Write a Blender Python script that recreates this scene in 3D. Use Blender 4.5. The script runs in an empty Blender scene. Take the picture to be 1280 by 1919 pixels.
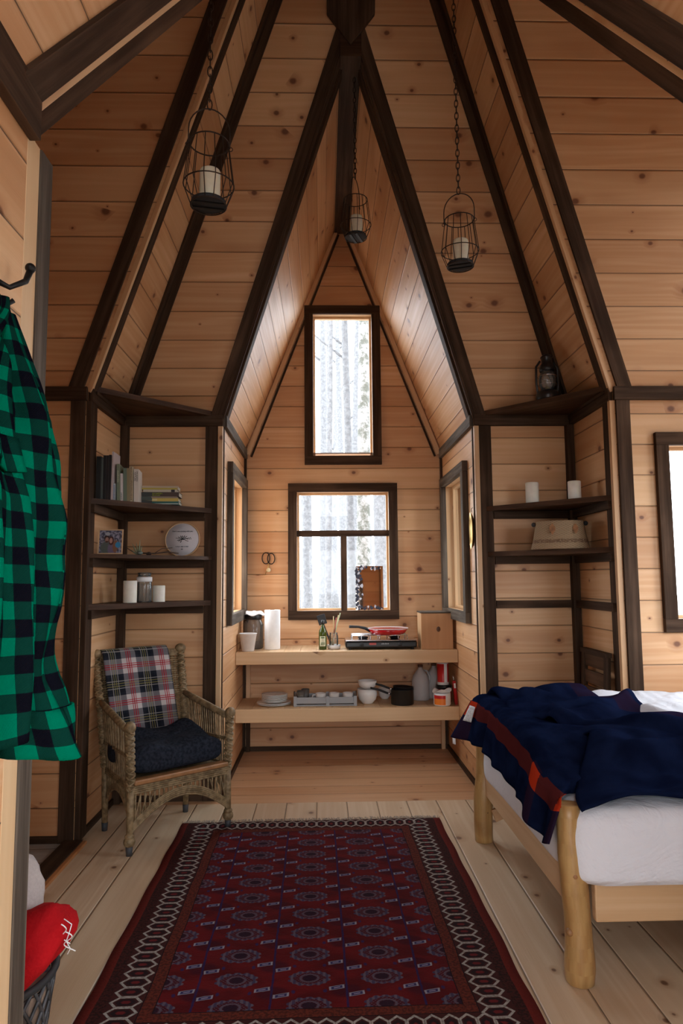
import bpy, math, random
from mathutils import Vector, Matrix, Quaternion
PI = math.pi
rnd = random.Random(7)
scene = bpy.context.scene
COL = scene.collection

# ------------------------------------------------------------------ camera
EYE = Vector((0.0, 0.0, 1.55))
YAW, PITCH, ROLL = 0.0272, 0.0981, -0.0084
_r = Vector((math.cos(YAW), -math.sin(YAW), 0))
_f = Vector((math.sin(YAW)*math.cos(PITCH), math.cos(YAW)*math.cos(PITCH), math.sin(PITCH)))
_u = _r.cross(_f)
_r2 = _r*math.cos(ROLL) + _u*math.sin(ROLL)
_u2 = _u*math.cos(ROLL) - _r*math.sin(ROLL)
cam_data = bpy.data.cameras.new('camera')
cam_data.sensor_fit = 'VERTICAL'; cam_data.sensor_height = 36.0; cam_data.lens = 1279.0/1919.0*36.0
cam_data.clip_start = 0.05; cam_data.clip_end = 200
cam = bpy.data.objects.new('camera', cam_data); COL.objects.link(cam)
cam.matrix_world = Matrix(((_r2.x, _u2.x, -_f.x, EYE.x), (_r2.y, _u2.y, -_f.y, EYE.y), (_r2.z, _u2.z, -_f.z, EYE.z), (0, 0, 0, 1)))
scene.camera = cam

# ------------------------------------------------------------------ light
SKY = 7.0
world = bpy.data.worlds.new('overcast_sky'); scene.world = world
world.use_nodes = True
_bg = world.node_tree.nodes['Background']
_bg.inputs[0].default_value = (0.86, 0.93, 1.0, 1); _bg.inputs[1].default_value = SKY
scene.view_settings.view_transform = 'Standard'
scene.view_settings.look = 'None'
scene.view_settings.gamma = 1.0
scene.view_settings.exposure = 0.55
scene.view_settings.use_curve_mapping = False
scene.cycles.max_bounces = 10
scene.cycles.diffuse_bounces = 7
scene.cycles.glossy_bounces = 4
scene.cycles.transmission_bounces = 8
scene.cycles.transparent_max_bounces = 12
scene.cycles.sample_clamp_indirect = 6.0
scene.cycles.use_denoising = True

# ------------------------------------------------------------------ node helpers
class E:
    def __init__(s, g, k): s.g = g; s.k = k
    def _m(s, op, *a): return s.g.math(op, s, *a)
    def __add__(s, o): return s._m('ADD', o)
    def __radd__(s, o): return s._m('ADD', o)
    def __sub__(s, o): return s._m('SUBTRACT', o)
    def __rsub__(s, o): return s.g.math('SUBTRACT', o, s)
    def __mul__(s, o): return s._m('MULTIPLY', o)
    def __rmul__(s, o): return s._m('MULTIPLY', o)
    def __truediv__(s, o): return s._m('DIVIDE', o)
    def floor(s): return s._m('FLOOR')
    def fract(s): return s._m('FRACT')
    def abs(s): return s._m('ABSOLUTE')
    def sin(s): return s._m('SINE')
    def cos(s): return s._m('COSINE')
    def sqrt(s): return s._m('SQRT')
    def min(s, o): return s._m('MINIMUM', o)
    def max(s, o): return s._m('MAXIMUM', o)
    def gt(s, o): return s._m('GREATER_THAN', o)
    def lt(s, o): return s._m('LESS_THAN', o)
    def step(s, a, b):
        n = s.g.nt.nodes.new('ShaderNodeMapRange'); n.interpolation_type = 'SMOOTHSTEP'
        s.g.put(n.inputs[0], s); s.g.put(n.inputs[1], a); s.g.put(n.inputs[2], b)
        return E(s.g, n.outputs[0])
    def rstep(s, a, b): return 1.0 - s.step(a, b)

class Graph:
    def __init__(s, name):
        s.mat = bpy.data.materials.new(name); s.mat.use_nodes = True
        s.nt = s.mat.node_tree; s.b = s.nt.nodes['Principled BSDF']
        s.out = s.nt.nodes['Material Output']
    def put(s, sock, v):
        if isinstance(v, E): s.nt.links.new(v.k, sock)
        elif isinstance(v, (tuple, list)):
            sock.default_value = tuple(v)+(1,) if len(sock.default_value) == 4 and len(v) == 3 else tuple(v)
        else: sock.default_value = v
    def math(s, op, *a):
        n = s.nt.nodes.new('ShaderNodeMath'); n.operation = op
        for i, v in enumerate(a): s.put(n.inputs[i], v)
        return E(s, n.outputs[0])
    def comb(s, x, y, z=0.0):
        n = s.nt.nodes.new('ShaderNodeCombineXYZ')
        for i, v in enumerate((x, y, z)): s.put(n.inputs[i], v)
        return E(s, n.outputs[0])
    def uv(s):
        n = s.nt.nodes.new('ShaderNodeUVMap'); m = s.nt.nodes.new('ShaderNodeSeparateXYZ')
        s.nt.links.new(n.outputs[0], m.inputs[0]); return E(s, m.outputs[0]), E(s, m.outputs[1])
    def obj(s):
        n = s.nt.nodes.new('ShaderNodeTexCoord'); m = s.nt.nodes.new('ShaderNodeSeparateXYZ')
        s.nt.links.new(n.outputs['Object'], m.inputs[0])
        s.ov = E(s, n.outputs['Object']); return E(s, m.outputs[0]), E(s, m.outputs[1]), E(s, m.outputs[2])
    def rand(s):
        n = s.nt.nodes.new('ShaderNodeObjectInfo'); return E(s, n.outputs['Random'])
    def noise(s, v, scale=1.0, detail=2.0, rough=0.5, dist=0.0):
        n = s.nt.nodes.new('ShaderNodeTexNoise')
        s.put(n.inputs['Vector'], v); s.put(n.inputs['Scale'], scale); s.put(n.inputs['Detail'], detail)
        s.put(n.inputs['Roughness'], rough); s.put(n.inputs['Distortion'], dist)
        return E(s, n.outputs[0])
    def vor(s, v, scale=1.0, rand=1.0):
        n = s.nt.nodes.new('ShaderNodeTexVoronoi'); n.voronoi_dimensions = '2D'
        s.put(n.inputs['Vector'], v); s.put(n.inputs['Scale'], scale); s.put(n.inputs['Randomness'], rand)
        m = s.nt.nodes.new('ShaderNodeSeparateColor'); s.nt.links.new(n.outputs['Color'], m.inputs[0])
        return E(s, n.outputs['Distance']), E(s, m.outputs[0]), E(s, m.outputs[1])
    def white(s, x):
        n = s.nt.nodes.new('ShaderNodeTexWhiteNoise'); n.noise_dimensions = '1D'; s.put(n.inputs['W'], x)
        return E(s, n.outputs[0])
    def mix(s, f, a, b, blend='MIX'):
        n = s.nt.nodes.new('ShaderNodeMix'); n.data_type = 'RGBA'; n.blend_type = blend
        s.put(n.inputs[0], f); s.put(n.inputs[6], a); s.put(n.inputs[7], b)
        return E(s, n.outputs[2])
    def bump(s, h, strength=0.5, dist=0.01):
        n = s.nt.nodes.new('ShaderNodeBump'); s.put(n.inputs['Height'], h)
        n.inputs['Strength'].default_value = strength; n.inputs['Distance'].default_value = dist
        s.nt.links.new(n.outputs[0], s.b.inputs['Normal'])
    def fin(s, color=None, rough=0.5, metal=0.0, spec=None, **kw):
        if color is not None: s.put(s.b.inputs['Base Color'], color)
        s.put(s.b.inputs['Roughness'], rough); s.put(s.b.inputs['Metallic'], metal)
        if spec is not None: s.put(s.b.inputs['Specular IOR Level'], spec)
        for k, v in kw.items(): s.put(s.b.inputs[k], v)
        return s.mat

def plain(name, c, rough=0.5, metal=0.0, spec=None, noise=0.0, scale=30.0, **kw):
    g = Graph(name)
    if noise:
        g.obj(); n = g.noise(g.ov, scale, 3.0)
        col = g.mix(n.step(0.3, 0.7), tuple(x*(1-noise) for x in c), tuple(min(1, x*(1+noise*.6)) for x in c))
        g.bump(n, 0.15, 0.002)
        return g.fin(col, rough, metal, spec, **kw)
    return g.fin(c, rough, metal, spec, **kw)

def pine(name, light, mid, dark, w=0.2, rough=0.42, knots=0.4, groove=True, tone=0.55, joint=0.0, spec=0.5):
    g = Graph(name); x, y = g.uv(); r0 = g.rand()
    p = (y/w).floor() if groove else r0*50.0
    f = (y/w).fract()
    r1 = g.white(p+3.3); r2 = g.white(p+31.7)
    xs = x + r1*37.0
    yy = y if groove else y + r0*9.0
    n1 = g.noise(g.comb(xs*0.9, yy*3.0, p), 1.0, 2.0)
    d, ca, cb = g.vor(g.comb(xs/0.20, yy/0.16 + r1*5.0), 1.0, 0.95)
    dw = d + (g.noise(g.comb(xs*30.0, yy*30.0), 1.0, 1.0)-0.5)*0.03
    keep = ca.lt(knots*0.7); rad = 0.02 + cb*cb*0.10
    core = ((dw/rad).rstep(0.65, 1.15))*keep
    ring = ((dw/rad).rstep(0.9, 1.6))*keep
    halo = ((dw/rad).rstep(1.0, 4.5))*keep
    yv = yy + halo*0.035 + n1*0.05
    g1 = g.noise(g.comb(xs*0.55, yv*22.0, p), 1.0, 3.0, 0.55)
    g2 = g.noise(g.comb(xs*5.0, yv*240.0, p), 1.0, 2.0, 0.6)
    cath = ((yv*150.0 + g.noise(g.comb(xs*0.6, yy*7.0, p), 1.0, 1.0)*26.0).sin())*0.5+0.5
    grain = g1.step(0.36, 0.64)*0.75 + cath*0.45 + g2*0.2
    col = g.mix(grain, light, mid)
    col = g.mix(r2*tone, col, dark)
    col = g.mix(g.white(p+71.1).step(0.6, 1.0)*0.45, col, tuple(c*k_ for c, k_ in zip(light, (1.08, 1.15, 1.15))))
    col = g.mix(n1.step(0.45, 0.75)*0.6, col, dark)
    col = g.mix(halo*0.45, col, tuple(c*k for c, k in zip(dark, (0.75, 0.6, 0.5))))
    col = g.mix(ring*0.65, col, tuple(c*k for c, k in zip(dark, (0.42, 0.30, 0.25))))
    col = g.mix(core*0.6, col, tuple(c*k for c, k in zip(dark, (0.22, 0.13, 0.12))))
    h = g2*0.12 + g1*0.1
    if groove:
        e = f.min(1.0-f)*w
        col = g.mix(e.rstep(0.0008, 0.0035)*0.85, col, (0.05, 0.022, 0.010))
        h = h + e.step(0.0, 0.009)
        if joint:
            q = ((x + r1*joint)/joint).fract(); ej = q.min(1.0-q)*joint
            col = g.mix(ej.rstep(0.0006, 0.002)*0.8, col, (0.05, 0.025, 0.012))
    g.bump(h, 0.7, 0.006)
    return g.fin(col, g1*0.15+rough, 0.0, spec)

def stained(name, c=(0.034, 0.018, 0.010), c2=(0.115, 0.068, 0.042), rough=0.7):
    g = Graph(name); x, y = g.uv(); r = g.rand()
    a = g.noise(g.comb(x*1.3 + r*31.0, y*26.0, r*9.0), 1.0, 4.0, 0.6)
    b = g.noise(g.comb(x*2.2 + r*17.0, y*3.0, r*5.0), 1.0, 3.0)
    t = g.noise(g.comb(x*9.0, y*240.0, r*3.0), 1.0, 2.0)
    col = g.mix(a.step(0.35, 0.75)*0.6 + b.step(0.5, 0.8)*0.5, c, c2)
    g.bump(a*0.6+t*0.5, 0.5, 0.003)
    return g.fin(col, b*0.2+rough-0.1, 0.0, 0.12)

M = {}
M['pine_wall'] = pine('pine_wall', (0.76, 0.475, 0.265), (0.66, 0.365, 0.175), (0.44, 0.20, 0.078), tone=0.85)
M['pine_roof'] = pine('pine_roof', (0.74, 0.465, 0.26), (0.63, 0.355, 0.172), (0.43, 0.20, 0.080), rough=0.46, tone=0.9, spec=0.4)
M['pine_floor'] = pine('pine_floor', (0.70, 0.555, 0.39), (0.62, 0.455, 0.295), (0.50, 0.34, 0.20), w=0.209, rough=0.42, knots=0.3, tone=0.5)
M['pine_alcove_floor'] = pine('pine_alcove_floor', (0.70, 0.46, 0.28), (0.60, 0.36, 0.20), (0.52, 0.28, 0.14), w=0.19, rough=0.36, knots=0.25)
M['grey_floor'] = pine('grey_floor', (0.40, 0.38, 0.35), (0.33, 0.31, 0.28), (0.26, 0.24, 0.21), w=0.2, rough=0.5, knots=0.1)
M['pine_board'] = pine('pine_board', (0.74, 0.49, 0.285), (0.64, 0.39, 0.20), (0.52, 0.28, 0.13), groove=False, knots=0.25)
M['pine_pale'] = pine('pine_pale', (0.74, 0.52, 0.31), (0.64, 0.41, 0.22), (0.52, 0.30, 0.14), groove=False, knots=0.12)
M['pine_orange'] = pine('pine_orange', (0.50, 0.22, 0.08), (0.40, 0.16, 0.055), (0.30, 0.11, 0.04), groove=False, knots=0.1)
M['dark_wood'] = stained('dark_wood')
M['grey_wood'] = stained('grey_wood', (0.06, 0.045, 0.034), (0.22, 0.18, 0.14), 0.75)
M['dark_shelf'] = stained('dark_shelf', (0.045, 0.022, 0.012), (0.13, 0.07, 0.042), 0.45)

# ------------------------------------------------------------------ mesh helpers
class MB:
    def __init__(s): s.v = []; s.f = []; s.uv = []; s.mi = []; s.sm = []
    def poly(s, pts, uvs=None, mi=0, smooth=False):
        n = len(s.v); s.v += [tuple(p) for p in pts]; s.f.append(tuple(range(n, n+len(pts))))
        s.uv.append(list(uvs) if uvs else [(0, 0)]*len(pts)); s.mi.append(mi); s.sm.append(smooth); return s
    def box(s, x0, x1, y0, y1, z0, z1, mi=0, M4=None, uo=0.0):
        c = [(x0, x1), (y0, y1), (z0, z1)]; d = [x1-x0, y1-y0, z1-z0]; L = max(range(3), key=lambda i: d[i])
        P = lambda i, j, k: Vector((c[0][i], c[1][j], c[2][k]))
        F = [((0,0,0),(0,1,0),(1,1,0),(1,0,0)), ((0,0,1),(1,0,1),(1,1,1),(0,1,1)), ((0,0,0),(1,0,0),(1,0,1),(0,0,1)),
             ((0,1,0),(0,1,1),(1,1,1),(1,1,0)), ((0,0,0),(0,0,1),(0,1,1),(0,1,0)), ((1,0,0),(1,1,0),(1,1,1),(1,0,1))]
        ax = [2, 2, 1, 1, 0, 0]
        for fi, q in enumerate(F):
            pts = [P(*t) for t in q]; o = [i for i in range(3) if i != ax[fi]]
            if o[0] == L or o[1] == L: ui = L; vi = [i for i in o if i != L][0]
            else: ui, vi = o
            uvs = [(p[ui]+uo, p[vi]+0.13*fi) for p in pts]
            if M4: pts = [M4 @ p for p in pts]
            s.poly(pts, uvs, mi)
        return s
    def bar(s, a, b, w, t, up=(0, 0, 1), mi=0):
        """board from a to b, width w across, thickness t along up"""
        a = Vector(a); b = Vector(b); d = b-a; L = d.length; d.normalize()
        u = Vector(up); u = (u-d*u.dot(d)).normalized(); sd = u.cross(d)
        m = Matrix(((d.x, sd.x, u.x, a.x), (d.y, sd.y, u.y, a.y), (d.z, sd.z, u.z, a.z), (0, 0, 0, 1)))
        return s.box(0, L, -w/2, w/2, -t/2, t/2, mi, m)
    def tube(s, pts, r, n=8, mi=0, cap=True, closed=False, us=1.0):
        pts = [Vector(p) for p in pts]; N = len(pts)
        rr = r if isinstance(r, (list, tuple)) else [r]*N
        base = len(s.v); up = None; acc = 0.0; us_ = []
        for i, p in enumerate(pts):
            if closed: t = pts[(i+1) % N]-pts[i-1]
            else: t = pts[min(i+1, N-1)]-pts[max(i-1, 0)]
            if t.length < 1e-9: t = Vector((0, 0, 1))
            t.normalize()
            if up is None:
                up = Vector((0, 0, 1)) if abs(t.z) < 0.9 else Vector((1, 0, 0))
            up = (up-t*up.dot(t))
            if up.length < 1e-6: up = t.orthogonal()
            up.normalize(); sd = t.cross(up)
            if i: acc += (p-pts[i-1]).length
            us_.append(acc*us)
            for k in range(n):
                a = 2*PI*k/n; s.v.append(tuple(p+(up*math.cos(a)+sd*math.sin(a))*rr[i]))
        R = N if closed else N-1
        for i in range(R):
            j = (i+1) % N
            for k in range(n):
                k2 = (k+1) % n
                s.f.append((base+i*n+k, base+i*n+k2, base+j*n+k2, base+j*n+k))
                u0 = us_[i]; u1 = us_[j] if j else us_[i]+0.01; c = 2*PI*rr[i]
                s.uv.append([(u0, c*k/n), (u0, c*(k+1)/n), (u1, c*(k+1)/n), (u1, c*k/n)]); s.mi.append(mi); s.sm.append(True)
        if cap and not closed:
            for i, rev in ((0, True), (N-1, False)):
                q = [base+i*n+k for k in range(n)]
                if rev: q.reverse()
                s.f.append(tuple(q)); s.uv.append([(math.cos(2*PI*k/n)*rr[i], math.sin(2*PI*k/n)*rr[i]) for k in range(n)]); s.mi.append(mi); s.sm.append(False)
        return s
    def lathe(s, prof, n=24, o=(0, 0, 0), mi=0, M4=None, closed=False, sx=1.0, sy=1.0):
        base = len(s.v); K = len(prof); o = Vector(o); acc = 0; vs = []
        for i, (r, z) in enumerate(prof):
            if i: acc += math.hypot(r-prof[i-1][0], z-prof[i-1][1])
            vs.append(acc)
            for k in range(n):
                a = 2*PI*k/n; p = Vector((r*math.cos(a)*sx, r*math.sin(a)*sy, z))
                p = (M4 @ p) if M4 else p
                s.v.append(tuple(p+o))
        for i in range(K if closed else K-1):
            j = (i+1) % K
            for k in range(n):
                k2 = (k+1) % n
                s.f.append((base+i*n+k, base+i*n+k2, base+j*n+k2, base+j*n+k))
                v1 = vs[j] if j else vs[i]+.01
                s.uv.append([(k/n, vs[i]), ((k+1)/n, vs[i]), ((k+1)/n, v1), (k/n, v1)]); s.mi.append(mi); s.sm.append(True)
        if not closed:
            for i, rev in ((0, True), (K-1, False)):
                if prof[i][0] > 1e-5:
                    q = [base+i*n+k for k in range(n)]
                    if rev: q.reverse()
                    s.f.append(tuple(q)); s.uv.append([(0.5, 0.5)]*n); s.mi.append(mi); s.sm.append(False)
        return s
    def grid(s, fn, nu, nv, mi=0, fuv=None, smooth=True, wrap=False):
        base = len(s.v)
        for j in range(nv+1):
            for i in range(nu+1): s.v.append(tuple(fn(i/nu, j/nv)))
        W = nu+1
        for j in range(nv):
            for i in range(nu):
                q = [(i, j), (i+1, j), (i+1, j+1), (i, j+1)]
                s.f.append(tuple(base+b*W+a for a, b in q))
                s.uv.append([(fuv(a/nu, b/nv) if fuv else (a/nu, b/nv)) for a, b in q]); s.mi.append(mi); s.sm.append(smooth)
        return s
    def ball(s, c, r, n=14, mi=0, sx=1, sy=1, sz=1):
        prof = [(max(1e-4, r*math.sin(PI*i/n)), -r*math.cos(PI*i/n)*sz) for i in range(n+1)]
        return s.lathe(prof, n*2, c, mi, sx=sx, sy=sy)
    def xf(s, m, start=0):
        for i in range(start, len(s.v)): s.v[i] = tuple(m @ Vector(s.v[i]))
        return s
    def build(s, name, mat, parent=None, label=None, cat=None, group=None, kind=None, bevel=0.0, solid=0.0, sub=0, weld=True, loc=None, rz=0.0, off=-1.0):
        me = bpy.data.meshes.new(name); me.from_pydata(s.v, [], s.f)
        uvl = me.uv_layers.new(name='UVMap'); k = 0
        flat = [c for f in s.uv for uv in f for c in uv]
        uvl.data.foreach_set('uv', flat)
        me.polygons.foreach_set('use_smooth', s.sm); me.polygons.foreach_set('material_index', s.mi)
        for m in (mat if isinstance(mat, (list, tuple)) else [mat]): me.materials.append(m)
        if weld:
            import bmesh
            bm = bmesh.new(); bm.from_mesh(me); bmesh.ops.remove_doubles(bm, verts=bm.verts, dist=1e-5); bm.to_mesh(me); bm.free()
        me.update()
        o = bpy.data.objects.new(name, me); COL.objects.link(o)
        if parent: o.parent = parent
        if loc is not None: o.location = loc
        if rz: o.rotation_euler = (0, 0, rz)
        tag(o, label, cat, group, kind)
        if solid:
            md = o.modifiers.new('solid', 'SOLIDIFY'); md.thickness = solid; md.offset = off
        if bevel:
            md = o.modifiers.new('bevel', 'BEVEL'); md.width = bevel; md.segments = 2; md.limit_method = 'ANGLE'; md.angle_limit = 0.7
        if sub:
            md = o.modifiers.new('sub', 'SUBSURF'); md.levels = sub; md.render_levels = sub
        return o

def tag(o, label=None, cat=None, group=None, kind=None):
    if label: o['label'] = label
    if cat: o['category'] = cat
    if group: o['group'] = group
    if kind: o['kind'] = kind
    return o
def empty(name, loc, label, cat=None, group=None, rz=0.0, kind=None):
    o = bpy.data.objects.new(name, None); COL.objects.link(o); o.location = loc; o.rotation_euler = (0, 0, rz)
    o.empty_display_size = 0.05
    return tag(o, label, cat, group, kind)
def part(name, mb, mat, parent, **k): return mb.build(name, mat, parent, **k)
def copy_tree(o, parent=None):
    c = o.copy(); COL.objects.link(c)
    if parent: c.parent = parent
    for ch in o.children: copy_tree(ch, c)
    return c

# ------------------------------------------------------------------ the cabin shell
CX, CY, S, HW, EAVE = 0.1975, 3.345, 1.685, 0.9405, 2.75
KM = [2.65, 2.15, 1.7, 2.3]        # slopes of the four main roof faces (north, west, south, east)
GS = [2.52, 3.3, 2.6, 3.24]        # slopes of the four alcove gables
ARM = [3.071, 3.0, 4.05, 3.0]      # reach of the north, west, south and east alcoves
SIDE = ['north', 'west', 'south', 'east']
TH = 0.15
def W3(k, x, y, z):
    a = k*PI/2; c, s_ = round(math.cos(a)), round(math.sin(a))
    return Vector((CX + c*x - s_*y, CY + s_*x + c*y, z))
def zmain(j, X, Y):                # height of main roof face j above a world point
    a = j*PI/2; c, s_ = round(math.cos(a)), round(math.sin(a))
    return EAVE + (S - (-s_*(X-CX) + c*(Y-CY)))*KM[j]
def clip(poly, f):
    out = []
    for i in range(len(poly)):
        p, q = poly[i], poly[(i+1) % len(poly)]; a, b = f(p), f(q)
        if a >= 0: out.append(p)
        if (a > 0) != (b > 0) and abs(a-b) > 1e-12 and not (a == 0 or b == 0):
            t = a/(a-b); out.append((p[0]+(q[0]-p[0])*t, p[1]+(q[1]-p[1])*t))
    return out
def D3(k, x, y, z=0):
    a = k*PI/2; c, s_ = round(math.cos(a)), round(math.sin(a))
    return Vector((c*x - s_*y, s_*x + c*y, z))
TRIM = [0]
TOPB = [1.3, 0.5, 1.0, 0.6]
def trim(mb, mat, label=None, bevel=0.003):
    TRIM[0] += 1
    return mb.build('trim_%d' % TRIM[0], mat, label=label, kind='structure', bevel=bevel)

def wall_with_holes(name, o, u, n_out, W, H, holes, mat, extra=None, seed=0.0):
    """rectangular wall: origin o, along u, up z, thickness TH towards n_out; holes = (u0,u1,z0,z1)"""
    mb = MB(); u = Vector(u); n = Vector(n_out)*TH; o = Vector(o)
    us = sorted({0.0, W} | {h[0] for h in holes} | {h[1] for h in holes})
    zs = sorted({0.0, H} | {h[2] for h in holes} | {h[3] for h in holes})
    inh = lambda a, b: any(h[0] < a < h[1] and h[2] < b < h[3] for h in holes)
    P = lambda a, b: o + u*a + Vector((0, 0, b))
    for i in range(len(us)-1):
        for j in range(len(zs)-1):
            a0, a1, b0, b1 = us[i], us[i+1], zs[j], zs[j+1]
            if inh((a0+a1)/2, (b0+b1)/2): continue
            q = [(a0, b0), (a1, b0), (a1, b1), (a0, b1)]
            mb.poly([P(*t) for t in q], [(t[0]+seed, t[1]) for t in q])
            mb.poly([P(*t)+n for t in reversed(q)], [(t[0]+seed, t[1]) for t in reversed(q)])
    for (a0, a1, b0, b1) in holes:
        for (p, q2) in (((a0, b0), (a1, b0)), ((a1, b0), (a1, b1)), ((a1, b1), (a0, b1)), ((a0, b1), (a0, b0))):
            L = math.hypot(q2[0]-p[0], q2[1]-p[1])
            if b0 <= 0.0 and p[1] == q2[1] == b0: continue
            mb.poly([P(*p), P(*q2), P(*q2)+n, P(*p)+n], [(0, 0.02), (L, 0.02), (L, 0.17), (0, 0.17)], 1)
    if extra: extra(mb, P, n, seed)
    return mb.build(name, [mat, M['pine_pale']], kind='structure')

WIN = [0]
def glass_mat():
    g = Graph('window_glass'); nt = g.nt
    t = nt.nodes.new('ShaderNodeBsdfTransparent'); gl = nt.nodes.new('ShaderNodeBsdfGlossy'); gl.inputs['Roughness'].default_value = 0.02
    fr = nt.nodes.new('ShaderNodeFresnel'); fr.inputs[0].default_value = 1.35; mx = nt.nodes.new('ShaderNodeMixShader')
    nt.links.new(fr.outputs[0], mx.inputs[0]); nt.links.new(t.outputs[0], mx.inputs[1]); nt.links.new(gl.outputs[0], mx.inputs[2])
    nt.links.new(mx.outputs[0], g.out.inputs[0]); return g.mat
M['pane'] = glass_mat()
def window(o, u, n_out, a0, a1, b0, b1, mull=None, cas=0.083, mat='dark_wood', th=0.03, label=None):
    """casing on the room side of the opening, pane deep in the wall, portal outside"""
    WIN[0] += 1; u = Vector(u); n = Vector(n_out); o = Vector(o)
    root = empty('window_%d' % WIN[0], o+u*((a0+a1)/2)+Vector((0, 0, b0)), label, kind='structure')
    loc = root.location
    P = lambda a, b, d=0.0: o+u*a+Vector((0, 0, b))+n*d-loc
    def board(pa, pb, w, nm='casing', d=-th/2, t=th, m=mat):
        MB().bar(P(*pa, d), P(*pb, d), w, t, up=n).build(nm, M[m], root, bevel=0.003)
    board((a0-cas, b1+cas/2), (a1+cas, b1+cas/2), cas); board((a0-cas, b0-cas/2), (a1+cas, b0-cas/2), cas)
    board((a0-cas/2, b0), (a0-cas/2, b1), cas); board((a1+cas/2, b0), (a1+cas/2, b1), cas)
    # pale stop around the pane
    s_ = 0.02
    for pa, pb in (((a0, b0+s_/2), (a1, b0+s_/2)), ((a0, b1-s_/2), (a1, b1-s_/2)), ((a0+s_/2, b0+s_), (a0+s_/2, b1-s_)), ((a1-s_/2, b0+s_), (a1-s_/2, b1-s_))):
        board(pa, pb, s_, 'stop', 0.075, 0.03, 'pine_pale')
    MB().poly([P(a0, b0, .085), P(a1, b0, .085), P(a1, b1, .085), P(a0, b1, .085)]).build('pane', M['pane'], root)
    if mull:
        for (ma, mb_, w) in mull: board(ma, mb_, w, 'mullion', 0.02, 0.05)
    L = bpy.data.lights.new('daylight', 'AREA'); L.shape = 'RECTANGLE'; L.size = a1-a0; L.size_y = b1-b0
    L.cycles.is_portal = True
    lo = bpy.data.objects.new('daylight_portal', L); COL.objects.link(lo)
    zc = n; xc = u; yc = zc.cross(xc)
    c = o+u*((a0+a1)/2)+Vector((0, 0, (b0+b1)/2))+n*(TH+0.01)
    lo.matrix_world = Matrix(((xc.x, yc.x, zc.x, c.x), (xc.y, yc.y, zc.y, c.y), (xc.z, yc.z, zc.z, c.z), (0, 0, 0, 1)))
    return root

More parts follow.
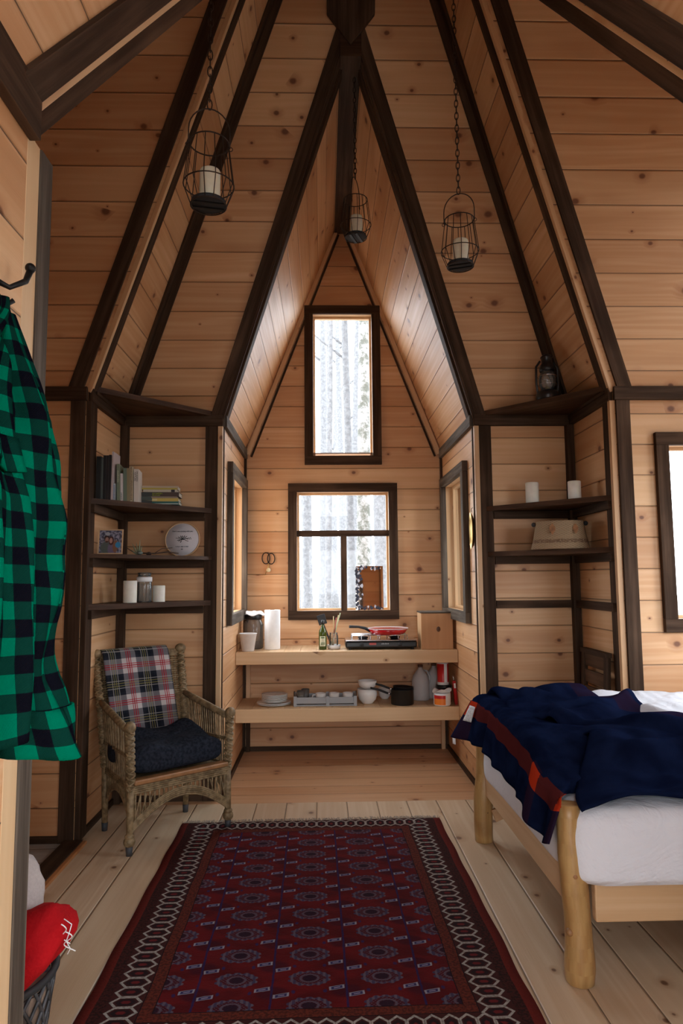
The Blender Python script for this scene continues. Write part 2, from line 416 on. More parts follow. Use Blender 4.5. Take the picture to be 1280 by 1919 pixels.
# side windows of an alcove: distance from centre 2.02..2.90, z 1.28..2.39
SW0, SW1, SZ0, SZ1 = 2.02, 2.90, 1.285, 2.39
side_windows = {(0, 1): 1, (0, -1): 1, (3, 1): 1, (3, -1): 1, (1, 1): 0, (1, -1): 0, (2, 1): 1, (2, -1): 1}
for k in range(4):
    D = ARM[k]; K = KM[k]; RIDGE = EAVE+HW*GS[k]; RY = S-(RIDGE-EAVE)/K
    # alcove side walls
    for sg in (1, -1):
        holes = []
        o = W3(k, sg*HW, S, 0); u = D3(k, 0, 1); n = D3(k, sg, 0)
        if side_windows[(k, sg)]: holes = [(SW0-S, SW1-S, SZ0, SZ1)]
        nm = 'wall_%s_alcove_%s' % (SIDE[k], ['a', 'b'][sg < 0])
        nm = 'wall_%s_alcove' % SIDE[k]
        wall_with_holes(nm, o, u, n, D-S, EAVE, holes, M['pine_wall'], seed=k*3.1+sg*7.7)
        if holes:
            m = 'grey_wood' if k == 0 else 'dark_wood'
            window(o, u, n, *holes[0], mat=m, th=0.045 if k == 0 else 0.035)
        # nook walls: alcove corner out to the room corner
        o = W3(k, sg*HW, S, 0); u = D3(k, sg, 0); n = D3(k, 0, 1)
        wall_with_holes('wall_%s_nook' % SIDE[k], o, u, n, S-HW, EAVE, [], M['pine_wall'], seed=k*5.3+sg*2.9)
    # end wall with its gable
    o = W3(k, -HW, D, 0); u = D3(k, 1, 0); n = D3(k, 0, 1)
    gs = GS[k]
    if k == 0:
        lo_w = (0.4975, 1.3625, 1.26, 2.37); up_w = (0.655, 1.222, 2.715, 4.11)
    elif k == 2:
        lo_w = (0.44, 1.44, 0.0, 2.15); up_w = (0.62, 1.26, 2.80, 4.0)  # upper south opening is an unseen window added to brighten the roof
    else:
        lo_w = (0.45, 1.43, 1.10, 2.30); up_w = (0.655, 1.222, 2.80, 4.0)
    holes = ([lo_w] if k != 1 else []) + ([(up_w[0], up_w[1], up_w[2], EAVE)] if up_w[2] < EAVE else [])
    def gable(mb, P, nn, seed, up_w=up_w, gs=gs, RIDGE=RIDGE, k=k):
        zt = up_w[3]; zb = max(EAVE, up_w[2]); e = lambda z: (z-EAVE)/gs
        polys = []
        if k == 1:
            for q in ([(0, EAVE), (2*HW, EAVE), (HW, RIDGE)],):
                mb.poly([P(*t) for t in q], [(t[0]+seed, t[1]) for t in q])
                mb.poly([P(*t)+nn for t in reversed(q)], [(t[0]+seed, t[1]) for t in reversed(q)])
            return
        if zb > EAVE: polys.append([(0, EAVE), (2*HW, EAVE), (2*HW-e(zb), zb), (e(zb), zb)])
        polys.append([(e(zb), zb), (up_w[0], zb), (up_w[0], zt), (e(zt), zt)])
        polys.append([(up_w[1], zb), (2*HW-e(zb), zb), (2*HW-e(zt), zt), (up_w[1], zt)])
        polys.append([(e(zt), zt), (up_w[0], zt), (up_w[1], zt), (2*HW-e(zt), zt), (HW, RIDGE)])
        for q in polys:
            mb.poly([P(*t) for t in q], [(t[0]+seed, t[1]) for t in q])
            mb.poly([P(*t)+nn for t in reversed(q)], [(t[0]+seed, t[1]) for t in reversed(q)])
        for (p, q2) in (((up_w[0], zb), (up_w[0], zt)), ((up_w[0], zt), (up_w[1], zt)), ((up_w[1], zt), (up_w[1], zb))) + ((((up_w[0], zb), (up_w[1], zb)),) if zb > EAVE else ()):
            L = math.hypot(q2[0]-p[0], q2[1]-p[1])
            mb.poly([P(*p), P(*q2), P(*q2)+nn, P(*p)+nn], [(0, 0.02), (L, 0.02), (L, 0.17), (0, 0.17)], 1)
    wall_with_holes('wall_%s' % SIDE[k], o, u, n, 2*HW, EAVE, holes, M['pine_wall'], gable, seed=k*2.3)
    mull = None
    if k == 0:
        mull = [((0.4975, 1.98), (1.3625, 1.98), 0.055), ((0.936, 1.26), (0.936, 1.955), 0.055)]
    if k != 1: window(o, u, n, *lo_w, mull=mull)
    if k != 1: window(o, u, n, *up_w)
    # roof planes of the alcove gable
    for sg in (1, -1):
        sl = math.hypot(HW, RIDGE-EAVE); nn = Vector((sg*(RIDGE-EAVE), 0, HW)).normalized()*TH
        no = D3(k, nn.x, 0, nn.z)
        q = [(HW, S, EAVE, 0), (HW, D+TH, EAVE, 0), (0, D+TH, RIDGE, sl), (0, RY, RIDGE, sl)]
        pts = [W3(k, sg*a, b, c) for a, b, c, _ in q]; uvs = [(b+sg*4.4+k*9, v+0.07) for a, b, c, v in q]
        mb = MB(); mb.poly(pts, uvs); mb.poly([p+no for p in reversed(pts)], list(reversed(uvs)))
        mb.build('ceiling_%s_alcove' % SIDE[k], M['pine_roof'], kind='structure')
        # main roof half plane
        ks = math.hypot(1, K); pl = [(0, S), (S, S), (S, -S), (0, -S)]
        hk = lambda p: EAVE+(S-p[1])*K
        pl = clip(pl, lambda p: hk(p)-EAVE-(HW-p[0])*GS[k])
        for j in range(4):
            if j != k: pl = clip(pl, lambda p: zmain(j, *W3(k, sg*p[0], p[1], 0)[:2])-hk(p))
        pts = [W3(k, sg*a, b, hk((a, b))) for a, b in pl]
        uvs = [(sg*a+k*6.1, (S-b)*ks+0.03) for a, b in pl]
        nr = Vector((0, K, 1)).normalized()*TH; no = D3(k, 0, nr.y, nr.z)
        mb = MB(); mb.poly(pts, uvs); mb.poly([p+no for p in reversed(pts)], list(reversed(uvs)))
        mb.build('ceiling_%s' % SIDE[k], M['pine_roof'], kind='structure')

# floors
mb = MB()
def fl(mb, x0, x1, y0, y1, along_y=True, z=0.0, t=0.12):
    q = [(x0, y0), (x1, y0), (x1, y1), (x0, y1)]
    f = (lambda p: (p[1], p[0]+0.054)) if along_y else (lambda p: (p[0], p[1]))
    mb.poly([(a, b, z) for a, b in q], [f(p) for p in q])
    mb.poly([(a, b, z-t) for a, b in reversed(q)], [f(p) for p in reversed(q)])
XW, XE, YS, YN = CX-S, CX+S, CY-S, CY+S
fl(mb, XW, XE, YS, 4.945); fl(mb, CX-HW, CX+HW, CY-ARM[2], YS); fl(mb, XE, CX+ARM[3], CY-HW, CY+HW)
mb.build('floor', M['pine_floor'], kind='structure')
mb = MB(); fl(mb, XW, XE, 4.945, YN, False); fl(mb, CX-HW, CX+HW, YN, CY+ARM[0], False)
mb.build('floor', M['pine_alcove_floor'], kind='structure')
mb = MB(); fl(mb, CX-ARM[1], XW, CY-HW, CY+HW, False, -0.002); mb.build('floor', M['grey_floor'], kind='structure')

# trims: corner boards, rafters, eave beams
BW, BT = 0.09, 0.02
for k in range(4):
    D = ARM[k]; K = KM[k]; RIDGE = EAVE+HW*GS[k]; RY = S-(RIDGE-EAVE)/K
    m = M['dark_wood']
    south = (k == 2)
    for sg in (1, -1):
        f = lambda x, y, z: W3(k, sg*x, y, z)
        dd = lambda x, y, z=0: D3(k, sg*x, y, z)
        # vertical corner: pale strip at the corner, dark boards on both faces
        if south: 
            pass
        else: trim(MB().bar(f(HW+0.016, S-0.007, 0), f(HW+0.016, S-0.007, 2.69), 0.036, 0.034, dd(0, 1)), m if k == 1 else M['pine_board'])
        x0 = HW+0.036
        zt = 2.69
        if not south: trim(MB().bar(f(x0+BW/2, S-BT/2, 0.0), f(x0+BW/2, S-BT/2, zt), BW, BT, dd(0, 1)), m)
        if south: pass
        elif k != 0:
            trim(MB().bar(f(HW-BT/2, S+0.012+BW/2, 0.0), f(HW-BT/2, S+0.012+BW/2, zt), BW, BT, dd(1, 0)), m)
        else:
            trim(MB().bar(f(HW-0.004, S+0.03, 0.0), f(HW-0.004, S+0.03, zt), 0.03, 0.008, dd(1, 0)), m)
        # rafter along alcove valley edge
        a = f(HW, S, EAVE); b = f(0, RY, RIDGE); e = (b-a).normalized()
        nm_ = dd(0, K, 1).normalized()                       # outward normal of the main roof plane
        ng = dd(RIDGE-EAVE, 0, HW).normalized()              # outward normal of the gable plane
        side_m = nm_.cross(e).normalized()
        if side_m.dot(dd(1, 0)) < 0: side_m.negate()
        side_g = ng.cross(e).normalized()
        if side_g.dot(dd(0, 1)) < 0: side_g.negate()
        ext = 0.03
        def along(off, w, t, nrm, mat, s0=0.0, s1=0.0):
            trim(MB().bar(a+off-e*s0, b+off+e*s1, w, t, nrm), mat)
        wb = 0.078 if k == 0 else 0.082; tb = 0.075 if south else BT
        along(side_m*((0.03, 0.014)[k in (0, 2)]+wb/2) - nm_*tb/2, wb, tb, nm_, m, 0.02, 0.06)
        along(side_g*((0.016 if south else 0.03)+0.045) - ng*BT/2, BW, BT, ng, m, 0.02, 0.0)
        if k == 0: along(side_m*0.004-nm_*0.003, 0.020, 0.03, nm_, m, 0.0, -0.05)
        elif south: along(side_m*0.007-nm_*0.004, 0.012, 0.03, nm_, M['pine_board'], -0.03, -0.05)
        else: along(side_m*0.013-nm_*0.003, 0.032, 0.03, nm_, M['pine_board'], 0.0, -0.05)
        # valley board at the room corner, up to the apex
        kn = KM[(k-sg) % 4]; zt2 = 6.1; a2 = f(S, S, EAVE); b2 = f(S-(zt2-EAVE)/kn, S-(zt2-EAVE)/K, zt2); e2 = (b2-a2).normalized()
        s2 = nm_.cross(e2).normalized()
        if s2.dot(dd(-1, 0)) < 0: s2.negate()
        trim(MB().bar(a2+s2*0.034-nm_*BT/2, b2+s2*0.034-nm_*BT/2, 0.062, BT, nm_), m)
        # eave beams
        trim(MB().bar(f(HW, S-0.015, 2.733), f(S-0.03, S-0.015, 2.733), 0.088, 0.03, dd(0, 1)), m)
        trim(MB().bar(f(HW-0.015, S, 2.733), f(HW-0.015, D, 2.733), 0.13 if south else 0.088, 0.03, dd(1, 0)), M['grey_wood'] if k == 0 else m)
        # room corner batten
        if sg == 1: trim(MB().bar(f(S-0.03, S-0.03, 0), f(S-0.03, S-0.03, 2.69), 0.055, 0.055, dd(0, 1)), m)
        # gable edge trims at the end wall
        ga, gb = f(HW-0.03, D-0.012, EAVE-0.02), f(0.05, D-0.012, RIDGE-0.15)
        trim(MB().bar(ga, gb, 0.042, 0.03, dd(0, 1)), M['pine_board'])
        ga, gb = f(HW-0.066, D-0.008, EAVE-0.04), f(0.03, D-0.008, RIDGE-0.20)
        trim(MB().bar(ga, gb, 0.02, 0.012, dd(0, 1)), m)
        trim(MB().bar(f(HW-0.012, D-0.012, 0), f(HW-0.012, D-0.012, 2.69), 0.024, 0.024, dd(0, 1)), m if sg < 0 else M['dark_shelf'])
        # baseboards
        bb = MB(); bb.bar(f(HW-0.008, S+0.1, 0.02), f(HW-0.008, D, 0.02), 0.04, 0.016, dd(1, 0)); bb.build('baseboard_%s' % SIDE[k], m, kind='structure')
        bb = MB(); bb.bar(f(HW+0.13, S-0.008, 0.02), f(S, S-0.008, 0.02), 0.04, 0.016, dd(0, 1)); bb.build('baseboard_%s' % SIDE[k], m, kind='structure')
    bb = MB(); bb.bar(W3(k, -HW+0.01, D-0.008, 0.02), W3(k, HW-0.01, D-0.008, 0.02), 0.04, 0.016, D3(k, 0, 1))
    if k != 2: bb.build('baseboard_%s' % SIDE[k], m, kind='structure')
    # ridge beam and the pointed board where the two rafters meet
    trim(MB().box(-0.07, 0.07, RY-0.02, D, RIDGE-0.19, RIDGE-0.0).xf(Matrix.Translation(W3(k, 0, 0, 0)) @ Matrix.Rotation(k*PI/2, 4, 'Z')), m)
    mb = MB(); nm_ = D3(k, 0, K, 1).normalized(); up_ = D3(k, 0, -1, K).normalized(); sx_ = D3(k, 1, 0)
    base = W3(k, 0, RY, RIDGE)
    prof = [(-0.155, 0.08), (0, -0.10), (0.155, 0.08), (0.155, TOPB[k]), (-0.155, TOPB[k])]
    pp = lambda x, y, d: base + sx_*x + up_*y - nm_*d
    fr_ = [pp(x, y, 0.062) for x, y in prof]; bk = [pp(x, y, 0.021) for x, y in prof]
    mb.poly(fr_, [(y, x) for x, y in prof]); mb.poly(list(reversed(bk)), [(y, x) for x, y in reversed(prof)])
    for i in range(5):
        j = (i+1) % 5; mb.poly([fr_[j], fr_[i], bk[i], bk[j]], [(0, 0), (.3, 0), (.3, .04), (0, .04)])
    trim(mb, m)
# threshold of the west alcove
trim(MB().box(XW-0.06, XW+0.05, CY-HW+0.02, CY+HW-0.02, 0.0, 0.022), M['dark_wood'])
trim(MB().box(XW+0.05, XW+0.075, CY-HW+0.02, CY+HW-0.02, 0.0, 0.018), M['pine_orange'])
# weathered corner post of the south alcove
trim(MB().box(-0.80, -0.742, 1.648, 1.724, 0, 2.69), M['pine_pale'])
trim(MB().box(-0.86, -0.738, 1.725, 1.80, 0, 2.69), M['grey_wood'])

# ================================================================== objects
from mathutils import noise as mn
def ray(x, y):
    return _r2*((x-640)/1279.0) - _u2*((y-959.5)/1279.0) + _f
def at(x, y, ax, v):
    """point of the room that shows at photo pixel (x, y), on the plane ax = v"""
    d = ray(x, y); i = 'XYZ'.index(ax); return EYE + d*((v-EYE[i])/d[i])
def RZ(a): return Matrix.Rotation(a, 4, 'Z')
def T(*p): return Matrix.Translation(Vector(p))
def nz(x, y, z=0.0, s=1.0): return mn.noise(Vector((x*s, y*s, z)))

M['wax'] = plain('candle_wax', (0.72, 0.66, 0.50), 0.45, noise=0.04, **{'Subsurface Weight': 0.15})
M['wax_white'] = plain('white_wax', (0.80, 0.77, 0.68), 0.5, noise=0.04, **{'Subsurface Weight': 0.15})
M['black_iron'] = plain('black_iron', (0.018, 0.016, 0.015), 0.5, 0.6, noise=0.3)
M['rust_iron'] = plain('rust_iron', (0.05, 0.03, 0.02), 0.6, 0.6, noise=0.3)
M['black'] = plain('black_paint', (0.012, 0.012, 0.013), 0.3)
M['matt_black'] = plain('matt_black', (0.018, 0.018, 0.02), 0.7)
M['white'] = plain('white_glaze', (0.80, 0.79, 0.77), 0.25)
M['paper'] = plain('white_paper', (0.86, 0.86, 0.86), 0.85, noise=0.03)
M['chrome'] = plain('chrome', (0.7, 0.7, 0.72), 0.18, 1.0)
M['grey_plastic'] = plain('grey_plastic', (0.34, 0.36, 0.38), 0.5)
M['red_enamel'] = plain('red_enamel', (0.42, 0.012, 0.015), 0.18)
M['red_paint'] = plain('red_label', (0.60, 0.02, 0.02), 0.35)
M['orange'] = plain('orange_label', (0.85, 0.22, 0.02), 0.45)
M['brass'] = plain('brass', (0.62, 0.45, 0.18), 0.3, 1.0, noise=0.15)
M['label'] = plain('cream_label', (0.62, 0.60, 0.42), 0.7)
M['green_ink'] = plain('green_ink', (0.06, 0.14, 0.04), 0.7)
M['ink'] = plain('black_ink', (0.02, 0.02, 0.022), 0.8)
def glassy(name, tint, rough=0.03, opac=0.12, ior=1.4):
    g = Graph(name); nt = g.nt
    t = nt.nodes.new('ShaderNodeBsdfTransparent'); t.inputs[0].default_value = (*tint, 1)
    gl = nt.nodes.new('ShaderNodeBsdfGlossy'); gl.inputs['Roughness'].default_value = rough
    df = nt.nodes.new('ShaderNodeBsdfDiffuse'); df.inputs[0].default_value = (*[min(1, c*0.9) for c in tint], 1)
    fr = nt.nodes.new('ShaderNodeFresnel'); fr.inputs[0].default_value = ior
    m1 = nt.nodes.new('ShaderNodeMixShader'); m1.inputs[0].default_value = opac
    nt.links.new(t.outputs[0], m1.inputs[1]); nt.links.new(df.outputs[0], m1.inputs[2])
    m2 = nt.nodes.new('ShaderNodeMixShader'); nt.links.new(fr.outputs[0], m2.inputs[0])
    nt.links.new(m1.outputs[0], m2.inputs[1]); nt.links.new(gl.outputs[0], m2.inputs[2])
    nt.links.new(m2.outputs[0], g.out.inputs[0]); return g.mat
M['glass'] = glassy('clear_glass', (0.86, 0.88, 0.86), opac=0.10, ior=1.5)
M['green_glass'] = glassy('green_glass', (0.10, 0.14, 0.02), opac=0.55, ior=1.5)
M['milky'] = glassy('milky_plastic', (0.93, 0.93, 0.93), 0.4, 0.42, 1.2)
M['smoky'] = glassy('smoky_glass', (0.55, 0.50, 0.44), 0.05, 0.25, 1.5)

# ------------------------------------------------------------------ outside
g = Graph('leaf_litter'); g.obj()
n_ = g.noise(g.ov, 3.0, 6.0, 0.7)
M['litter'] = g.fin(g.mix(n_.step(0.35, 0.65), (0.20, 0.17, 0.14), (0.44, 0.42, 0.40)), 1.0, 0.0, 0.0)
mb = MB(); mb.lathe([(90, -0.80), (90, -0.65), (30, -0.65), (8, -0.65), (0.01, -0.65)], 48); mb.build('ground', M['litter'], kind='structure')
g = Graph('tree_bark'); g.obj(); n_ = g.noise(g.ov, 14.0, 5.0, 0.7); g.bump(n_, 0.8, 0.03)
M['bark'] = g.fin(g.mix(n_.step(0.3, 0.7), (0.105, 0.105, 0.11), (0.185, 0.185, 0.19)), 0.9)
g = Graph('pale_bark'); g.obj(); n_ = g.noise(g.ov, 9.0, 5.0, 0.75); g.bump(n_, 0.8, 0.03)
M['pale_bark'] = g.fin(g.mix(n_.step(0.42, 0.58), (0.09, 0.095, 0.08), (0.24, 0.24, 0.235)), 0.9)
def tree(x, y, r, h, mat, label, seed, lean=0.0):
    rr = random.Random(seed)
    root = empty('tree', (x, y, -0.66), label, 'tree', 'bare trees outside the cabin')
    pts = []; ph = rr.uniform(0, 6)
    for i in range(9):
        t = i/8; pts.append((lean*h*t + math.sin(t*3+ph)*r*0.5, math.cos(t*2.5+ph)*r*0.4, h*t))
    MB().tube(pts, [r*(1.15-0.15*min(1, i*2)) * (1-0.55*(i/8)) for i in range(9)], 12).build('trunk', mat, root)
    for i in range(3):
        mb = MB()
        t = rr.uniform(0.45, 0.98); a = rr.uniform(0, 2*PI); L = rr.uniform(0.8, 2.2); z = h*t
        bx, by = lean*z + math.sin(t*3+ph)*r*0.5, math.cos(t*2.5+ph)*r*0.4
        q = [(bx, by, z), (bx+math.cos(a)*L*.4, by+math.sin(a)*L*.4, z+L*.35), (bx+math.cos(a)*L*.8, by+math.sin(a)*L*.8, z+L*.95)]
        mb.tube(q, [r*.28, r*.18, r*.07], 6)
        mb.build('branch', mat, root)
tl = [(583, 14, .11), (600, 24, .18), (614, 17, .08), (640, 30, .20), (657, 12.5, .09), (667, 21, .17), (684, 9.0, .10), (716, 12, .25), (571, 33, .22), (744, 27, .2), (628, 42, .25), (690, 37, .25), (556, 19.5, .15), (758, 16, .2), (608, 12.0, .06), (650, 46, .25)]
for i, (px_, Y, r) in enumerate(tl):
    p = at(px_, 1000, 'Y', Y)
    kind = i % 3
    lb = ['slender grey bare tree standing in the woods beyond the back windows', 'bare tree with mottled pale bark beyond the back windows'][i == 6]
    if i == 7: lb = 'thickest grey tree trunk close behind the right side of the lower back window'
    tree(p.x, p.y, r, 13+i % 4, M['pale_bark'] if i == 6 else M['bark'], lb, i, (0.004*((i*7) % 9-4)))
for i, (x, y) in enumerate([(7.5, 6.5), (9, 4.6), (12, 5.6), (10, 9), (14, 7.5), (8.2, 8.4), (-7, 8), (-9, 6.2), (-6.5, 10.5)]):
    tree(x, y, 0.14+0.03*(i % 4), 12, M['bark'], 'bare tree in the woods off to the side of the cabin', 40+i)

# ------------------------------------------------------------------ corner shelves
def corner_shelf(side, z, label, curve=0.0, board=True, t=0.035, ledge=0.055, name='corner_shelf'):
    """triangular shelf across a room corner; side -1 left, +1 right"""
    f = lambda x, y, zz: Vector((CX+side*x, CY+y, zz))
    root = empty(name, f(S-0.03, S-0.03, z), label, 'shelf', 'corner shelves')
    loc = root.location; I = S-0.004
    if board:
        a = f(I, HW+0.03, 0); b = f(HW+0.06, I, 0); c = f(I, I, 0); mb = MB(); N = 14; fr = []
        for i in range(N+1):
            s_ = i/N; p = a.lerp(b, s_); q = (c-p).normalized()
            p = p - q*curve*math.sin(PI*s_)*(1+0.3*math.sin(s_*9)); fr.append(p)
        ring = fr+[c]
        top = [p+Vector((0, 0, z))-loc for p in ring]; bot = [p-Vector((0, 0, t)) for p in top]
        e = (b-a).normalized(); nrm = Vector((-e.y, e.x, 0))
        uv = [((p-a).dot(e), (p-a).dot(nrm)) for p in ring]
        if side > 0: mb.poly(list(reversed(top)), list(reversed(uv))); mb.poly(bot, uv)
        else: mb.poly(top, uv); mb.poly(list(reversed(bot)), list(reversed(uv)))
        n = len(ring)
        for i in range(n):
            j = (i+1) % n; L = (ring[j]-ring[i]).length
            q = [top[i], bot[i], bot[j], top[j]]; w = [(i*.1, 0), (i*.1, t), (i*.1+L, t), (i*.1+L, 0)]
            if side > 0: q.reverse(); w.reverse()
            mb.poly(q, w)
        mb.build('shelf_board', M['dark_shelf'], root, weld=True)
    zz = z-t-ledge/2-0.001
    MB().bar(f(I-0.026, HW+0.05, zz)-loc, f(I-0.026, S-0.06, zz)-loc, 0.022, ledge, (0, 0, 1)).build('ledger', M['dark_wood'], root)
    MB().bar(f(HW+0.13, I-0.014, zz)-loc, f(S-0.06, I-0.014, zz)-loc, 0.022, ledge, (0, 0, 1)).build('ledger', M['dark_wood'], root)
    return root
corner_shelf(-1, 2.802, 'empty dark triangular shelf on the eave beam of the left corner', ledge=0.02)
corner_shelf(-1, 2.075, 'dark triangular corner shelf holding the books')
corner_shelf(-1, 1.722, 'dark live-edge corner shelf under the photo frame and the round hoop', curve=0.05, t=0.025)
corner_shelf(-1, 1.405, 'dark triangular corner shelf holding two candles and a glass jar')
corner_shelf(1, 2.802, 'dark triangular shelf at the eave holding the railroad lantern', ledge=0.02)
corner_shelf(1, 2.078, 'dark triangular shelf in the right corner holding two white candles')
corner_shelf(1, 1.742, 'dark triangular shelf in the right corner under the straw basket')
corner_shelf(1, 1.42, 'bare dark shelf ledgers in the right corner, lowest of them, with no board', board=False)

# ------------------------------------------------------------------ kitchen shelves in the north alcove
YB = CY+ARM[0]
def kitchen_shelf(z, y0, label, drop):
    root = empty('kitchen_shelf', (CX, y0, z), label, 'shelf'); cx = CX
    mb = MB(); x = -HW+0.002; i = 0
    while x < HW-0.01:
        w = min(0.135, HW-0.002-x); mb.box(x+0.0008, x+w-0.0008, 0.018, YB-y0-0.002, -0.025, 0, uo=i*1.7); x += w; i += 1
    mb.build('shelf_top', M['pine_pale'], root, bevel=0.0015)
    MB().box(-HW+0.002, HW-0.002, 0, 0.02, -drop, 0.0).build('front_board', M['pine_pale'], root, bevel=0.004)
    for s_ in (-1, 1): MB().box(s_*(HW-0.014)-0.012, s_*(HW-0.014)+0.012, 0.03, YB-y0-0.03, -0.065, -0.026).build('cleat', M['pine_board'], root)
    return root
kitchen_shelf(0.945, 5.84, 'upper pine shelf across the alcove used as kitchen counter under the window', 0.105)
kitchen_shelf(0.475, 5.84, 'lower pine shelf across the alcove holding dishes and jugs', 0.11)
for s_ in (-1, 1):
    for (z0, z1) in ((0.0, 0.36), (0.477, 0.84)):
        mb = MB().box(CX+s_*(HW-0.05)-0.018, CX+s_*(HW-0.05)+0.018, YB-0.04, YB-0.004, z0, z1)
        trim(mb, M['pine_board'] if z0 > 0 or s_ > 0 else M['dark_wood'])
ZC, ZL = 0.946, 0.476
def X(px_, Y, py_=1150): return at(px_, py_, 'Y', Y).x
def Z(py_, Y, px_=640): return at(px_, py_, 'Y', Y).z

# --- upper shelf things
Y0 = 6.10
r = empty('storage_jar', (X(474, Y0), Y0+0.06, ZC), 'large clear glass jar with a white cloth over its dark lid', 'jar')
MB().lathe([(0.080, 0), (0.088, 0.01), (0.088, 0.21), (0.07, 0.25), (0.066, 0.27)], 32).build('glass_body', M['smoky'], r)
MB().lathe([(0.074, 0.255), (0.078, 0.26), (0.078, 0.30), (0.07, 0.31), (0.001, 0.312)], 32).build('lid', M['black'], r)
mb = MB(); mb.grid(lambda u, v: ((0.01+0.085*v)*math.cos(2*PI*u), (0.01+0.085*v)*math.sin(2*PI*u), 0.322-0.028*max(0, v-0.7)/0.3+0.008*math.sin(u*2*PI*5)*v), 60, 8)
mb.build('cloth_cover', M['paper'], r, solid=0.003)
MB().lathe([(0.07, 0.006), (0.079, 0.01), (0.079, 0.06), (0.001, 0.075)], 24).build('contents', plain('coffee_grounds', (0.09, 0.05, 0.03), 0.9, noise=0.4), r)
r = empty('paper_cup', (X(465, 5.95), 5.95, ZC), 'small white tapered bucket in front of the glass jar', 'cup')
MB().lathe([(0.052, 0), (0.075, 0.145), (0.078, 0.145), (0.078, 0.149), (0.072, 0.149), (0.05, 0.006), (0.001, 0.006)], 32).build('cup_body', M['paper'], r)
r = empty('paper_towel_roll', (X(510, 6.05), 6.08, ZC), 'white paper towel roll standing upright on the counter', 'paper towels')
MB().lathe([(0.02, 0.001), (0.068, 0.001), (0.069, 0.004), (0.069, 0.336), (0.068, 0.34), (0.02, 0.34), (0.02, 0.001)], 36).build('towel', M['paper'], r)
MB().lathe([(0.0185, 0.0), (0.0195, 0.0), (0.0195, 0.343), (0.0185, 0.343), (0.0185, 0.0)], 20).build('core', plain('cardboard', (0.35, 0.25, 0.16), 0.9), r)
r = empty('oil_bottle', (X(604.5, 6.0), 6.0, ZC), 'dark green olive oil bottle with a cream label', 'bottle')
mb = MB(); mb.lathe([(0.030, 0), (0.034, 0.004), (0.034, 0.14), (0.031, 0.16), (0.016, 0.19), (0.013, 0.20), (0.013, 0.222)], 28); mb.build('bottle_body', M['green_glass'], r)
MB().lathe([(0.015, 0.215), (0.015, 0.25), (0.001, 0.251)], 20).build('cap', M['black'], r)
def label_patch(name, rad, z0, z1, a0, a1, mat, parent, nz_=1):
    MB().grid(lambda u, v: (rad*math.cos(a0+(a1-a0)*u), rad*math.sin(a0+(a1-a0)*u), z0+(z1-z0)*v), 14, nz_).build(name, mat, parent)
label_patch('label', 0.0347, 0.03, 0.115, -PI/2-0.75, -PI/2+0.75, M['label'], r)
label_patch('label_band', 0.0350, 0.098, 0.108, -PI/2-0.45, -PI/2+0.45, M['green_ink'], r)
mb = MB()
for k in range(7):
    a = -PI/2-0.5+0.16*k; mb.tube([(0.0352*math.cos(a), 0.0352*math.sin(a), 0.04), (0.0352*math.cos(a+0.12), 0.0352*math.sin(a+0.12), 0.062+0.004*(k % 2))], 0.0013, 5)
mb.build('label_print', M['green_ink'], r)
r = empty('utensil_jar', (X(625, 6.02), 6.04, ZC), 'glass jar of wooden sticks standing in a small white dish', 'jar')
MB().lathe([(0.048, 0), (0.056, 0.005), (0.060, 0.036), (0.056, 0.036), (0.05, 0.008), (0.001, 0.008)], 28).build('dish', M['white'], r)
MB().lathe([(0.036, 0.009), (0.040, 0.015), (0.040, 0.11), (0.034, 0.13), (0.036, 0.14)], 24).build('glass_body', M['glass'], r)
stk = [plain('bamboo', (0.55, 0.40, 0.20), 0.6), plain('green_stick', (0.45, 0.50, 0.30), 0.6), plain('red_stick', (0.35, 0.06, 0.05), 0.5)]
for k, (dx, dy, L, m_) in enumerate([(0.03, 0.0, 0.31, 1), (0.022, 0.01, 0.29, 0), (0.012, -0.01, 0.27, 2), (0.0, 0.012, 0.28, 0), (0.028, -0.014, 0.30, 1)]):
    MB().tube([(-dx*0.8, -dy, 0.018), (dx*2.0, dy*2, L)], 0.0042, 8).build('stick', stk[m_], r)
r = empty('black_spatula', (X(612, 6.2), 6.2, ZC), 'black plastic spatula leaning beside the oil bottle under the window', 'spatula')
MB().bar((0.05, 0.0, 0.0), (-0.03, 0.02, 0.20), 0.018, 0.008, (0, 1, 0)).build('handle', M['matt_black'], r, bevel=0.003)
MB().bar((-0.03, 0.02, 0.20), (-0.055, 0.03, 0.285), 0.075, 0.006, (0, 1, 0)).build('blade', M['matt_black'], r, bevel=0.008)
# camp stove
sx0, sx1 = X(647, 5.93), X(781, 5.93)
r = empty('camp_stove', ((sx0+sx1)/2, 6.07, ZC), 'flat black two-burner camping stove with a chrome grate', 'camp stove')
w = (sx1-sx0)/2
MB().box(-w, w, -0.14, 0.15, 0.014, 0.072).build('stove_body', M['black'], r, bevel=0.014)
MB().box(-w+0.002, w-0.002, -0.145, 0.152, 0.074, 0.082).build('top_plate', M['chrome'], r, bevel=0.003)
for sx in (-1, 1):
    for sy in (-1, 1): MB().lathe([(0.014, 0), (0.014, 0.014), (0.001, 0.015)], 12, (sx*(w-0.04), sy*0.11, 0)).build('foot', M['matt_black'], r)
for cx_ in (-0.15, 0.13):
    mb = MB(); mb.lathe([(0.035, 0.083), (0.045, 0.09), (0.045, 0.10), (0.02, 0.104), (0.001, 0.104)], 24, (cx_, 0, 0)); mb.build('burner', M['black_iron'], r)
mb = MB()
for i in range(7):
    x = -w+0.06+i*(2*w-0.14)/6; mb.tube([(x, -0.10, 0.082), (x, -0.10, 0.118), (x, 0.10, 0.118), (x, 0.10, 0.082)], 0.0035, 6)
for y in (-0.10, 0.0, 0.10): mb.tube([(-w+0.06, y, 0.119), (w-0.08, y, 0.119)], 0.0035, 6)
